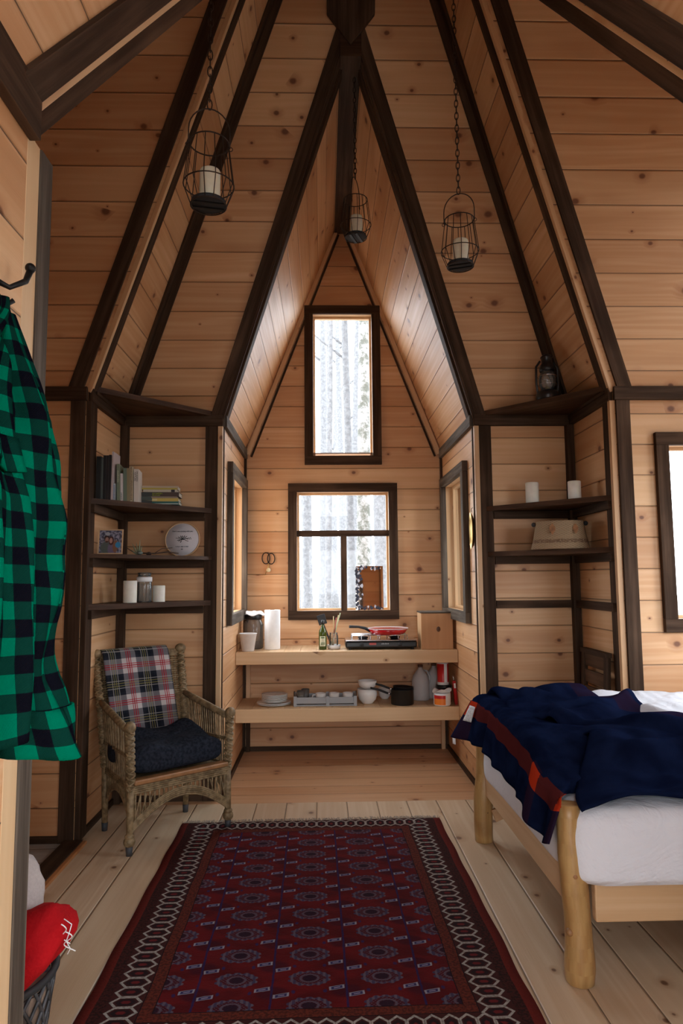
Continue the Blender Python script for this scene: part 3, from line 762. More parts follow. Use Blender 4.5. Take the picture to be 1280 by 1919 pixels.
mb.build('grate', M['chrome'], r)
for x in (-0.17, 0.16): MB().lathe([(0.02, 0), (0.018, 0.018), (0.001, 0.02)], 20, (x, -0.155+0.014, 0.044), M4=Matrix.Rotation(PI/2, 4, 'X')).build('knob', M['matt_black'], r)
def text(s, size, loc, mat, parent=None, rot=(PI/2, 0, 0), name='lettering', ext=0.0004, align='CENTER', sx=1.0):
    c = bpy.data.curves.new(name, 'FONT'); c.body = s; c.size = size; c.extrude = ext; c.align_x = align; c.align_y = 'CENTER'
    o = bpy.data.objects.new(name, c); COL.objects.link(o); o.location = loc; o.rotation_euler = rot; o.scale = (sx, 1, 1)
    c.materials.append(mat); bpy.context.view_layer.update()
    me = bpy.data.meshes.new_from_object(o); q = bpy.data.objects.new(name, me); COL.objects.link(q)
    q.location = loc; q.rotation_euler = rot; q.scale = (sx, 1, 1); bpy.data.objects.remove(o)
    if parent: q.parent = parent
    return q
MB().box(-0.105, -0.045, -0.1435, -0.1405, 0.040, 0.058).build('badge', plain('faded_red', (0.40, 0.06, 0.05), 0.5), r)
mb = MB()
for i in range(6): mb.box(0.0+i*0.011, 0.007+i*0.011, -0.1412, -0.1405, 0.045, 0.052+0.003*(i % 2))
mb.build('badge_lettering', M['grey_plastic'], r, kind='stuff')
# frying pan
fx = X(720, 6.05)
r = empty('frying_pan', (fx+0.03, 6.06, ZC+0.123), 'red enamel frying pan with a white inside and black handle on the stove', 'frying pan')
MB().lathe([(0.001, 0), (0.135, 0), (0.148, 0.004), (0.178, 0.048)], 48).build('pan_body', M['red_enamel'], r)
MB().lathe([(0.001, 0.004), (0.133, 0.004), (0.145, 0.009), (0.174, 0.050), (0.181, 0.052), (0.181, 0.047)], 48).build('pan_lining', M['white'], r)
MB().tube([(-0.155, -0.02, 0.03), (-0.20, -0.03, 0.052), (-0.26, -0.045, 0.066), (-0.34, -0.065, 0.07)], [0.016, 0.013, 0.010, 0.012], 10).build('handle', M['matt_black'], r)
# wooden box with a knot, cutting board behind
bx0, bx1 = X(789, 5.90), X(848, 5.90)
r = empty('wooden_box', ((bx0+bx1)/2, 5.90, ZC), 'upright knotty pine box beside the camping stove', 'box')
w = (bx1-bx0)/2
MB().box(-w, w, 0, 0.014, 0, 0.305).build('front_panel', pine('box_pine', (0.55, 0.28, 0.12), (0.46, 0.21, 0.08), (0.36, 0.15, 0.05), groove=False, knots=0.05), r, bevel=0.002)
MB().lathe([(0.021, 0.0), (0.020, 0.0015), (0.001, 0.0018)], 20, (0.012, 0.0, 0.17), M4=Matrix.Rotation(PI/2, 4, 'X'), sx=0.8, sy=1.1).build('knot', plain('dark_knot', (0.11, 0.045, 0.02), 0.6, noise=0.5, scale=120), r)
MB().box(-w-0.0, -w+0.014, 0.015, 0.24, 0, 0.305).build('side_panel', M['pine_pale'], r, bevel=0.002)
MB().box(w-0.014, w, 0.015, 0.24, 0, 0.305).build('side_panel', M['pine_pale'], r, bevel=0.002)
MB().box(-w+0.015, w-0.015, 0.226, 0.24, 0, 0.305).build('back_panel', M['pine_pale'], r)
MB().box(-w-0.004, w+0.004, -0.004, 0.244, 0.306, 0.318).build('lid', M['grey_wood'], r, bevel=0.002)
r = empty('cutting_board', (X(853, 6.0)-0.004, 6.12, ZC), 'dark cutting board standing on edge between the box and the wall', 'cutting board')
MB().box(-0.008, 0.008, -0.13, 0.13, 0.0, 0.29).build('board', M['dark_shelf'], r, bevel=0.006)
MB().box(-0.009, 0.009, -0.03, 0.03, 0.291, 0.335).build('grip', M['dark_shelf'], r, bevel=0.006)

# --- lower shelf things
def plate(x, y, z, R, label, group):
    mb = MB(); mb.lathe([(0.001, 0.001), (R*0.55, 0), (R*0.6, 0.003), (R*0.97, 0.013), (R, 0.016), (R*0.97, 0.0175), (R*0.6, 0.0075), (0.001, 0.006)], 40)
    return mb.build('plate', M['white'], loc=(x, y, z), label=label, cat='plate', group=group)
px0 = X(513, 6.0, 1300)
z = ZL
for i in range(2): plate(px0, 6.04, z, 0.148, ['large white dinner plate at the very bottom of the plate stack', 'large white dinner plate, second from the bottom of the stack'][i], 'stacked white plates'); z += 0.0105
for i in range(6): plate(px0+0.004, 6.04, z+0.004, 0.112, ['lowest', 'second lowest', 'third lowest', 'third from top', 'second from top', 'topmost'][i]+' of the small white side plates in the stack', 'stacked white plates'); z += 0.0105
# dish rack
dx0, dx1 = X(552, 5.95, 1310), X(667, 5.95, 1310)
r = empty('dish_rack', ((dx0+dx1)/2, 6.05, ZL), 'low grey plastic dish rack on the lower shelf', 'dish rack')
w = (dx1-dx0)/2
MB().box(-w, w, -0.11, 0.11, 0.0, 0.012).build('tray', M['grey_plastic'], r, bevel=0.003)
for y in (-0.108, 0.108): MB().box(-w, w, y-0.004, y+0.004, 0.022, 0.075).build('rail', M['grey_plastic'], r, bevel=0.002)
for x in (-w+0.004, w-0.004): MB().box(x-0.004, x+0.004, -0.103, 0.103, 0.013, 0.075).build('end_rail', M['grey_plastic'], r, bevel=0.002)
for x in (-w+0.006, 0.02, w-0.006):
    for y in (-0.116, 0.116): MB().box(x-0.014, x+0.014, y-0.003, y+0.003, 0.0, 0.085).build('upright', M['grey_plastic'], r, bevel=0.002)
for x in (-w-0.003, w+0.003): MB().tube([(x, -0.09, 0.05), (x, -0.09, 0.125)], 0.004, 8).build('post', M['rust_iron'], r)
def tumbler(x, y, z, label):
    r = empty('drinking_glass', (x, y, z), label, 'glass', 'glasses in the dish rack')
    MB().lathe([(0.001, 0.0), (0.030, 0), (0.036, 0.11), (0.0335, 0.11), (0.028, 0.006), (0.001, 0.006)], 28).build('glass_body', M['smoky'], r)
tumbler(X(566, 6.0, 1310)-0.01, 6.0, ZL+0.013, 'clear tumbler at the left front of the dish rack')
tumbler(X(570, 6.08, 1310)+0.01, 6.09, ZL+0.013, 'clear tumbler at the left back of the dish rack')
def mug(x, y, z, label, rz=PI):
    r = empty('mug', (x, y, z), label, 'mug', 'white mugs in the dish rack', rz=rz)
    MB().lathe([(0.001, 0.0), (0.034, 0), (0.040, 0.006), (0.045, 0.085), (0.042, 0.085), (0.037, 0.01), (0.001, 0.008)], 32).build('mug_body', M['white'], r)
    MB().tube([(0.041, 0, 0.07), (0.066, 0, 0.07), (0.075, 0, 0.045), (0.062, 0, 0.02), (0.040, 0, 0.02)], 0.006, 8).build('handle', M['white'], r)
mug(X(601, 6.02, 1300), 6.02, ZL+0.013, 'white mug whose handle shows at the left, middle of the dish rack')
mug(X(626, 6.03, 1300), 6.03, ZL+0.013, 'white mug right of the middle of the dish rack', 2.2)
mug(X(652, 6.03, 1300), 6.03, ZL+0.013, 'white mug at the right end of the dish rack', 2.2)
def bowl(x, y, z, R, h, label, group=None, nm='bowl'):
    mb = MB(); mb.lathe([(0.001, 0.004), (R*0.5, 0), (R*0.55, 0.006), (R*0.85, h*0.28), (R*0.96, h*0.6), (R, h), (R*0.96, h), (R*0.91, h*0.6), (R*0.8, h*0.32), (0.001, 0.014)], 36)
    return mb.build(nm, M['white'], loc=(x, y, z), label=label, cat='bowl', group=group)
bxx = X(690, 6.05, 1300)-0.006
bowl(bxx, 6.06, ZL, 0.088, 0.125, 'deep white bowl at the bottom beside the black saucepans', 'stacked white bowls')
bowl(bxx, 6.06, ZL+0.126, 0.082, 0.068, 'white bowl stacked on top of the deep bowl', 'stacked white bowls')
bowl(X(722, 6.22, 1300), 6.27, ZL, 0.06, 0.095, 'small white bowl half hidden behind the black saucepans', 'stacked white bowls')
def saucepan(x, y, z, R, h, hang, tilt, label):
    r = empty('saucepan', (x, y, z), label, 'saucepan', 'nested black saucepans')
    r.rotation_euler = (0, tilt, 0)
    MB().lathe([(0.001, 0), (R*0.96, 0), (R, 0.006), (R, h), (R+0.004, h+0.002), (R-0.003, h+0.002), (R-0.003, 0.006), (0.001, 0.005)], 40).build('pan_body', M['black'], r)
    a = hang; c, s_ = math.cos(a), math.sin(a)
    MB().tube([(c*(R+0.002), s_*(R+0.002), h*0.68), (c*(R+0.03), s_*(R+0.03), h*0.75)], 0.007, 8).build('bracket', M['chrome'], r)
    MB().tube([(c*(R+0.03), s_*(R+0.03), h*0.75), (c*(R+0.10), s_*(R+0.10), h*0.98), (c*(R+0.18), s_*(R+0.18), h*1.15)], [0.009, 0.010, 0.008], 10).build('handle', M['matt_black'], r)
spx = X(754, 6.0, 1300)
saucepan(spx, 6.0, ZL, 0.098, 0.125, PI+0.1, 0, 'black saucepan standing on the lower shelf, the bigger of two nested')
saucepan(spx+0.004, 6.0, ZL+0.058, 0.088, 0.088, PI-0.12, 0.06, 'smaller black saucepan nested inside the bigger saucepan')
def jug(x, y, label):
    r = empty('water_jug', (x, y, ZL), label, 'jug', 'plastic gallon jugs')
    MB().lathe([(0.001, 0.001), (0.07, 0), (0.078, 0.01), (0.078, 0.17), (0.066, 0.21), (0.03, 0.26), (0.02, 0.27), (0.02, 0.29)], 32).build('jug_body', M['milky'], r)
    MB().lathe([(0.022, 0.285), (0.023, 0.305), (0.001, 0.307)], 20).build('cap', plain('brown_cap', (0.12, 0.05, 0.03), 0.5), r)
    MB().tube([(0.028, 0, 0.255), (0.06, 0, 0.25), (0.083, 0, 0.20), (0.076, 0, 0.15)], 0.010, 8).build('handle', M['milky'], r)
jug(X(789, 6.18, 1290), 6.2, 'translucent plastic gallon jug right of the saucepans')
jug(X(815, 6.25, 1290), 6.29, 'second translucent jug half hidden behind the red and white can')
cxx = X(832, 6.0, 1290)
r = empty('red_tin', (cxx+0.012, 6.075, ZL), 'short dark red tin supporting the red and white canister', 'tin')
MB().lathe([(0.001, 0), (0.065, 0), (0.065, 0.13), (0.001, 0.131)], 32).build('tin_body', M['red_enamel'], r)
MB().lathe([(0.067, 0.115), (0.067, 0.150), (0.001, 0.152)], 32).build('lid', M['black'], r)
r = empty('canister', (cxx+0.002, 6.05, ZL+0.153), 'red and white canister standing on the dark red tin', 'canister')
MB().lathe([(0.001, 0), (0.048, 0), (0.05, 0.02), (0.05, 0.185), (0.001, 0.186)], 36).build('can_body', M['red_paint'], r)
MB().lathe([(0.0512, 0.0), (0.0512, 0.022), (0.0500, 0.024)], 36).build('lid', M['white'], r)
MB().lathe([(0.0508, 0.180), (0.0508, 0.189), (0.001, 0.19)], 36).build('rim', M['white'], r)
label_patch('white_stripe', 0.0506, 0.024, 0.18, -PI/2+0.05, -PI/2+0.65, M['paper'], r)
r = empty('snack_tub', (X(828, 5.93, 1310), 5.915, ZL), 'orange and white open tub at the right end of the lower shelf', 'tub')
MB().lathe([(0.001, 0), (0.062, 0), (0.072, 0.01), (0.072, 0.105), (0.068, 0.105), (0.066, 0.012), (0.001, 0.01)], 36).build('tub_body', M['paper'], r)
label_patch('orange_label', 0.0728, 0.012, 0.09, -PI/2-1.3, -PI/2+0.25, M['orange'], r)
label_patch('red_band', 0.0732, 0.062, 0.09, -PI/2-1.3, -PI/2+0.25, M['red_paint'], r)
mb = MB(); mb.grid(lambda u, v: ((0.05+0.026*v+0.008*math.sin(u*2*PI*4+1))*math.cos(2*PI*u), (0.05+0.026*v)*math.sin(2*PI*u), 0.106+0.018*v*(1+math.sin(u*2*PI*3+0.5)*0.9)), 48, 5)
mb.build('torn_wrapper', M['paper'], r, solid=0.002)
r = empty('fire_lighter', (X(852.5, 5.93, 1300), 5.93, ZL), 'narrow tall red fire lighter leaning against the alcove wall', 'lighter')
MB().bar((0.012, 0, 0), (-0.006, 0.0, 0.20), 0.028, 0.022, (0, 1, 0)).build('lighter_body', M['red_enamel'], r, bevel=0.005)
MB().tube([(-0.006, 0, 0.20), (-0.0105, 0, 0.245)], 0.006, 8).build('nozzle', M['chrome'], r)
MB().bar((0.0005, -0.0125, 0.14), (-0.0035, -0.0125, 0.18), 0.016, 0.002, (0, 1, 0)).build('sticker', M['white'], r)

# --- scissors and key on a nail, brass oval on the alcove wall
p = at(502, 1035, 'Y', YB-0.012)
r = empty('hanging_scissors', p, 'black-handled scissors with a key tag hanging from a nail left of the window', 'scissors')
for (cx_, cz, rx, rz_) in ((-0.018, -0.055, 0.036, 0.052), (0.030, -0.060, 0.034, 0.050)):
    MB().tube([(cx_+rx*math.cos(t*2*PI/24), 0, cz+rz_*math.sin(t*2*PI/24)) for t in range(24)], 0.0042, 8, closed=True).build('handle', M['black_iron'], r)
MB().tube([(0.012, 0.006, -0.09), (0.002, 0.004, -0.145), (-0.03, 0.004, -0.215)], [0.006, 0.006, 0.002], 6).build('blade', M['brass'], r)
MB().lathe([(0.001, 0), (0.02, 0), (0.02, 0.004), (0.001, 0.004)], 24, (0.006, -0.006, -0.165), M4=Matrix.Rotation(PI/2, 4, 'X')).build('key_tag', plain('cream_tag', (0.75, 0.66, 0.42), 0.4), r)
MB().tube([(0.012, 0.0, -0.105), (0.006, -0.008, -0.145)], 0.0015, 6).build('key_ring', M['brass'], r)
MB().tube([(0.0, 0.012, 0.0), (0.0, -0.012, -0.004)], 0.0025, 6).build('nail', M['black_iron'], r)
r = empty('brass_dish', (CX+HW-0.018, CY+S+0.075, 1.905), 'narrow oval brass dish hung on the right alcove wall beside the window', 'wall hanging')
MB().lathe([(0.001, 0.004), (0.045, 0.004), (0.060, -0.010), (0.063, -0.009), (0.050, 0.010), (0.001, 0.012)], 40, M4=Matrix.Rotation(PI/2, 4, 'Y'), sx=2.3, sy=0.75).build('dish', M['brass'], r)
MB().tube([(0.004, 0, 0.14), (0.0, 0, 0.165), (0.012, 0, 0.175)], 0.002, 6).build('hanger', M['black_iron'], r)

# --- mirror leaning on the window sill
pA = at(667, 1140, 'Y', YB+0.05); pB = at(719, 1140, 'Y', YB+0.05); zt = at(690, 1061, 'Y', YB+0.06).z
r = empty('leaning_mirror', ((pA.x+pB.x)/2, YB+0.035, 1.262), 'small frameless mirror with a flaking edge leaning on the window sill', 'mirror')
w = (pB.x-pA.x)/2; h = zt-1.262
tl_ = 0.02
MB().poly([(-w, 0, 0), (w, 0, 0), (w*0.99, tl_, h), (-w*0.97, tl_, h)]).build('mirror_glass', plain('mirror_silver', (0.72, 0.60, 0.50), 0.03, 1.0), r, solid=0.004, off=-1)
mb = MB(); rr = random.Random(5)
for i in range(130):
    if rr.random() < 0.6: fx_, fz = -w+0.004+abs(rr.gauss(0, 0.16))*w, rr.random()*h
    else: fx_, fz = rr.uniform(-w, w*0.9), rr.choice([rr.uniform(0, 0.09), rr.uniform(0.93, 1)])*h
    s_ = rr.uniform(0.005, 0.014); n_ = 6
    cy_ = tl_*fz/h-0.0012-0.0002*(i % 5)
    mb.poly([(fx_+s_*math.cos(2*PI*k/n_)*rr.uniform(.6, 1.4), cy_, fz+s_*1.3*math.sin(2*PI*k/n_)*rr.uniform(.6, 1.4)) for k in range(n_)], mi=rr.choice([0, 0, 0, 1]))
mb.build('flaked_backing', [plain('flaked_dark', (0.03, 0.035, 0.06), 0.5), plain('flaked_pale', (0.6, 0.62, 0.7), 0.5)], r, weld=False, kind='stuff')

# ------------------------------------------------------------------ hanging candle lanterns
def lantern(x, y, zb, ztop, rz, label, clabel, tilt=0.0):
    r = empty('candle_lantern', (x, y, zb), label, 'lantern', 'wire cage lanterns hanging from the roof', rz=rz)
    r.rotation_euler = (tilt, 0, rz)
    R0, R1, R2 = 0.070, 0.100, 0.078; H1, H2 = 0.085, 0.262
    ring = lambda R, z: [(R*math.cos(2*PI*k/28), R*math.sin(2*PI*k/28), z) for k in range(28)]
    mb = MB(); mb.tube(ring(R0, 0.0), 0.0032, 6, closed=True); mb.tube(ring(R1, H1), 0.0028, 6, closed=True); mb.tube(ring(R2, H2), 0.003, 6, closed=True)
    for k in range(14):
        a = 2*PI*k/14; c, s_ = math.cos(a), math.sin(a)
        mb.tube([(R0*c, R0*s_, 0), (R1*c, R1*s_, H1-0.006), (R1*c, R1*s_, H1+0.004), (R2*c, R2*s_, H2)], 0.0020, 5)
    mb.build('cage', M['rust_iron'], r)
    MB().lathe([(0.001, 0.002), (0.066, 0.002), (0.069, 0.006), (0.069, 0.016), (0.001, 0.016)], 32).build('base_disc', M['matt_black'], r)
    mb = MB()
    for d in (-0.03, 0.012): mb.box(-0.062, 0.062, d, d+0.016, -0.004, 0.0018)
    mb.build('base_slats', M['black_iron'], r)
    pts = [(-R2-0.004, 0, H2-0.01)] + [(-0.082*math.cos(PI*k/14), 0, H2+0.055+0.095*math.sin(PI*k/14)) for k in range(15)] + [(R2+0.004, 0, H2-0.01)]
    mb = MB(); mb.tube(pts, 0.0028, 7)
    for s_ in (-1, 1): mb.tube([(s_*(R2+0.006)+0.009*math.cos(t*2*PI/10), 0, H2-0.012+0.009*math.sin(t*2*PI/10)) for t in range(10)], 0.0018, 5, closed=True)
    mb.build('handle', M['rust_iron'], r)
    ht = H2+0.15; n = int((ztop-zb-ht)/0.036); mb = MB()
    for i in range(n):
        z0 = ht-0.004+i*0.036; v = i % 2
        lk = [((0.0095*math.cos(2*PI*k/10) if not v else 0), (0.0095*math.cos(2*PI*k/10) if v else 0), z0+0.022+0.0235*math.sin(2*PI*k/10)) for k in range(10)]
        mb.tube(lk, 0.0026, 5, closed=True)
    if tilt: mb.xf(T(0, 0, ht) @ Matrix.Rotation(-tilt, 4, 'X') @ T(0, 0, -ht))
    mb.build('chain', M['rust_iron'], r)
    MB().lathe([(0.040, 0), (0.0415, 0.004), (0.0415, 0.126), (0.039, 0.131), (0.030, 0.127), (0.001, 0.126)], 28, (0.004, 0.003, 0)).build('pillar_candle', M['wax'], None, clabel, 'candle', 'candles inside the hanging lanterns', loc=(x, y, zb+0.0165))
lantern(-0.449, 2.6, 3.035, 4.34, 0.2, 'black wire cage lantern hanging at the left, the largest and nearest', 'cream pillar candle in the hanging cage lantern at the left', 0.0)
lantern(0.745, 3.5, 3.215, 5.34, -0.35, 'black wire cage lantern hanging at the right, in front of the right roof slope', 'cream pillar candle in the hanging cage lantern at the right')
lantern(0.227, 4.3, 3.79, 4.93, 1.2, 'black wire cage lantern hanging in the middle below the ridge beam', 'cream pillar candle in the hanging cage lantern below the ridge beam')

# ------------------------------------------------------------------ right corner shelf things
def candle(px_, Y, z, R, h, label, group):
    x = X(px_, Y, 1000)
    MB().lathe([(R-0.001, 0), (R, 0.003), (R, h-0.004), (R-0.004, h), (R*0.7, h-0.004), (0.001, h-0.005)], 28).build('pillar_candle', M['wax_white'], None, label, 'candle', group, loc=(x, Y, z))
candle(1000, 4.86, 2.079, 0.047, 0.155, 'white pillar candle on the right corner shelf, the left and taller of two', 'white candles on the right corner shelf')
candle(1080, 4.62, 2.079, 0.044, 0.13, 'white pillar candle on the right corner shelf, the one near the corner batten', 'white candles on the right corner shelf')
g = Graph('straw_weave'); x_, y_ = g.uv()
wv = ((x_*220.0).sin()*((y_*520.0).sin()))*0.5+0.5
bnd = (y_-0.062).abs().rstep(0.010, 0.016)*(g.noise(g.comb(x_*60.0, y_*200.0), 1.0, 1.0).step(0.4, 0.5))
g.bump(wv, 0.8, 0.004)
M['straw'] = g.fin(g.mix(bnd*0.75, g.mix(wv, (0.20, 0.12, 0.06), (0.46, 0.33, 0.20)), (0.11, 0.045, 0.02)), 0.8)
g = Graph('wicker'); x_, y_ = g.uv(); g.obj(); n_ = g.noise(g.ov, 35.0, 4.0)
g.bump(n_, 0.5, 0.003)
M['wicker'] = g.fin(g.mix(n_.step(0.35, 0.65), (0.15, 0.095, 0.042), (0.31, 0.215, 0.11)), 0.6)
M['wicker_dark'] = plain('wicker_dark', (0.10, 0.07, 0.045), 0.65, noise=0.3)
yb_ = 4.70; bx = X(1049, yb_, 1000)
r = empty('straw_basket', (bx, yb_, 1.743), 'oval straw basket with brown leaves, turned upside down on the right corner shelf', 'basket', rz=-0.35)
MB().lathe([(0.205, 0.0), (0.212, 0.004), (0.208, 0.012), (0.190, 0.075), (0.176, 0.150), (0.170, 0.190), (0.165, 0.196), (0.001, 0.198)], 48, sx=0.94, sy=0.60).build('basket_body', M['straw'], r)
for px2, s_ in ((-0.045, 1), (0.105, 0.9)):
    pts = [(0, -0.04), (0.018, -0.012), (0.020, 0.012), (0, 0.042), (-0.020, 0.012), (-0.018, -0.012)]
    yy = -0.62*0.186*math.sqrt(max(0.05, 1-(px2/0.186)**2))-0.006
    MB().poly([(px2+a*s_, yy+0.01*(b/0.04), 0.135+b*s_) for a, b in pts]).build('leaf', plain('dried_leaf', (0.30, 0.13, 0.05), 0.6, noise=0.3), r, solid=0.002)
for s_ in (-1, 1): MB().ball((s_*0.172, -0.01, 0.176), 0.016).build('tassel', M['matt_black'], r)
# railroad lantern on the top shelf
yl = 4.72; lx = X(1025, yl, 700); zl = 2.803
r = empty('railroad_lantern', (lx, yl, zl), 'black kerosene lantern with a glass globe on the top right corner shelf', 'lantern', rz=0.2)
r.scale = (1.05, 1.05, 1.2)
MB().lathe([(0.001, 0), (0.075, 0), (0.080, 0.006), (0.080, 0.04), (0.062, 0.055), (0.045, 0.062), (0.001, 0.064)], 32).build('fuel_tank', M['black'], r)
MB().lathe([(0.040, 0.064), (0.056, 0.10), (0.058, 0.13), (0.042, 0.175)], 32).build('globe', M['glass'], r)
MB().lathe([(0.048, 0.176), (0.052, 0.19), (0.045, 0.215), (0.036, 0.225), (0.036, 0.255), (0.042, 0.262), (0.030, 0.275), (0.001, 0.28)], 32).build('chimney', M['black'], r)
for s_ in (-1, 1): MB().tube([(s_*0.072, 0, 0.03), (s_*0.082, 0, 0.10), (s_*0.080, 0, 0.20), (s_*0.050, 0, 0.235)], 0.008, 8).build('side_tube', M['black'], r)
mb = MB()
for z0 in (0.095, 0.145): mb.tube([(0.062*math.cos(2*PI*k/20), 0.062*math.sin(2*PI*k/20), z0) for k in range(20)], 0.002, 5, closed=True)
mb.build('guard_wire', M['chrome'], r)
MB().lathe([(0.001, 0.066), (0.02, 0.066), (0.012, 0.09), (0.001, 0.092)], 16).build('burner', M['brass'], r)
# dark slatted panel leaning in the corner behind the bed
r = empty('slatted_panel', (CX+S-0.10, 4.62, 0.0), 'dark slatted wooden panel leaning in the right corner behind the bed', 'panel')
for y in (-0.19, 0.19): MB().bar((0, y, 0), (0.045, y, 1.03), 0.05, 0.03, (1, 0, 0)).build('stile', M['dark_wood'], r, bevel=0.003)
for i in range(9):
    z0 = 0.12+i*0.108; q = 0.045*z0/1.03
    MB().bar((q, -0.163, z0), (q, 0.163, z0), 0.085, 0.016, (1, 0, 0.04)).build('slat', M['dark_shelf'], r, bevel=0.003)
MB().bar((0.045, -0.215, 1.045), (0.045, 0.215, 1.045), 0.03, 0.045, (1, 0, 0)).build('top_rail', M['dark_wood'], r)

# ------------------------------------------------------------------ left corner shelf things
def edge_pt(px_, py_, inset=0.035):
    """point above the left corner shelves, inset from their front edge"""
    a = Vector((XW, CY+HW, 0)); b = Vector((CX-HW, YN, 0)); e = (b-a).normalized(); n = Vector((-e.y, e.x, 0))
    q = a+n*inset; d = ray(px_, py_); t = (q-EYE).dot(n)/Vector((d.x, d.y, 0)).dot(n) if 0 else ((q.x-EYE.x)*n.x+(q.y-EYE.y)*n.y)/(d.x*n.x+d.y*n.y)
    return EYE+d*t
SZ = 2.076
paper_edge = plain('page_edges', (0.50, 0.46, 0.38), 0.9)
def book(name, px0, px1, py_top, color, label, lean=0.0, depth=0.16, inset=0.04, wmin=0.006, marks=None, mc=(0.05, 0.05, 0.05), rz=0.12, grp='books standing on the left corner shelf'):
    pc = edge_pt((px0+px1)/2, 930, inset)
    dist = (pc-EYE).dot(_f); w = max(wmin, (px1-px0)/1279*dist); z1 = edge_pt((px0+px1)/2, py_top, inset).z; h = z1-SZ
    r = empty('book', (pc.x, pc.y, SZ), label, 'book', grp, rz=rz)
    r.rotation_euler = (0, lean, rz)
    mt = plain('book_cover', color, 0.6)
    cv = MB(); c_ = min(0.0018, w*0.25)
    cv.box(-w/2, -w/2+c_, 0, depth, 0.0, h); cv.box(w/2-c_, w/2, 0, depth, 0.0, h); cv.box(-w/2+c_, w/2-c_, 0, c_, 0, h)
    cv.build('cover', mt, r)
    MB().box(-w/2+c_+0.0002, w/2-c_-0.0002, c_+0.0003, depth-0.004, 0.003, h-0.003).build('pages', paper_edge, r)
    if marks:
        mb = MB(); rr = random.Random(int(px0))
        for (z0_, z1_) in marks:
            z = z0_*h
            while z < z1_*h:
                L = rr.uniform(0.004, 0.009); mb.box(-w*0.32, w*0.3*rr.uniform(0.3, 1), -0.0006, -0.0001, z, z+L*0.6); z += L
        mb.build('spine_print', plain('spine_ink', mc, 0.7), r)
    return r
book('book', 179, 187.5, 855, (0.012, 0.014, 0.014), 'thick black book at the far left end of the top book row', depth=0.13, rz=0.0)
book('book', 188.5, 191, 858, (0.09, 0.11, 0.10), 'thin grey-green book between two black books', depth=0.13, rz=0.0)
book('book', 192, 197, 853, (0.012, 0.010, 0.010), 'tall black book right of the thin grey-green one', depth=0.13, rz=0.0)
book('book', 197.5, 202, 853, (0.018, 0.012, 0.012), 'tall black book, middle of the three tall black ones', depth=0.14, rz=0.0)
book('book', 202.5, 206.5, 852, (0.014, 0.010, 0.011), 'tall black book touching the tall pale thin one', depth=0.15, rz=0.0)
book('book', 207.5, 210.5, 846, (0.50, 0.42, 0.42), 'tallest thin pale pink book in the row, leaning slightly', lean=0.010, depth=0.17, rz=0.05)
book('book', 212, 215.5, 906, (0.35, 0.40, 0.42), 'short pale book low between the tall pink and the green ones', depth=0.12, marks=[(0.1, 0.9)], mc=(0.1, 0.15, 0.3))
book('book', 219, 224.5, 869, (0.17, 0.21, 0.14), 'grey-green book leaning left towards the tall pink one', lean=-0.025, marks=[(0.5, 0.8)], mc=(0.4, 0.4, 0.3))
book('book', 226, 230, 887, (0.62, 0.58, 0.57), 'slim white book, shorter than the books beside it', lean=-0.025, marks=[(0.05, 0.3)], mc=(0.1, 0.15, 0.15))
book('book', 231.5, 237, 877, (0.13, 0.18, 0.13), 'dark sage green book right of the slim white one', lean=-0.02)
book('book', 238, 243, 877, (0.25, 0.20, 0.11), 'tan book between the sage green and the patterned one', lean=-0.02)
book('book', 244, 248.5, 874, (0.45, 0.37, 0.24), 'beige book with a patterned spine', lean=-0.02, marks=[(0.05, 0.95)], mc=(0.12, 0.06, 0.03))
book('book', 251, 260, 879, (0.62, 0.56, 0.50), 'thick white book with bold black spine lettering at the right end of the row', lean=-0.02, marks=None)
pc = edge_pt(254.5, 900, 0.04)
_bk = [o for o in bpy.data.objects if o.get('label', '').startswith('thick white book')][0]
text('MODERN', 0.016, (0.005, -0.0012, 0.172), M['ink'], _bk, rot=(PI/2, PI/2, 0), name='spine_lettering')
text('NATURE', 0.016, (-0.008, -0.0012, 0.172), M['ink'], _bk, rot=(PI/2, PI/2, 0), name='spine_lettering')
def flat_book(p, z, L, D, t, color, label, rz, ox=0.0, stripe=None, grp='books lying in a pile on the left corner shelf'):
    r = empty('book', (p.x+ox, p.y, z), label, 'book', grp, rz=rz)
    mt = plain('book_cover', color, 0.6); c_ = 0.0018; mb = MB()
    mb.box(-L/2, L/2, 0, D, 0, c_); mb.box(-L/2, L/2, 0, D, t-c_, t); mb.box(-L/2, L/2, 0, c_, c_, t-c_); mb.build('cover', mt, r)
    MB().box(-L/2+0.003, L/2-0.003, c_+.0003, D-0.004, c_+.0002, t-c_-.0002).build('pages', paper_edge, r)
    if stripe: MB().box(*stripe[:2], -0.0007, -0.0001, t*stripe[2], t*stripe[3]).build('spine_band', plain('spine_band', stripe[4], 0.6), r)
    return r
pb = edge_pt(301, 930, 0.06); z = SZ
ps = [((0.03, 0.13, 0.11), 0.021, 'teal book at the bottom of the flat pile', 0.0, (-0.118, 0.12, 0.05, 0.35, (0.5, 0.55, 0.5)), 0.248),
      ((0.55, 0.42, 0.10), 0.022, 'yellow book, second from the bottom of the flat pile', -0.004, (-0.12, -0.02, 0.2, 0.8, (0.60, 0.55, 0.30)), 0.250),
      ((0.28, 0.22, 0.17), 0.011, 'thin tan book below the brown one in the flat pile', 0.012, None, 0.20),
      ((0.075, 0.045, 0.035), 0.030, 'brown book with lime green lettering in the flat pile', 0.0, None, 0.25),
      ((0.50, 0.45, 0.36), 0.017, 'cream book with a black corner, second from the top of the pile', -0.004, (0.075, 0.1, 0.0, 1.0, (0.02, 0.02, 0.03)), 0.23),
      ((0.48, 0.38, 0.28), 0.025, 'cream and yellow book on top of the flat pile', -0.008, (-0.12, 0.12, 0.0, 0.45, (0.45, 0.36, 0.06)), 0.252)]
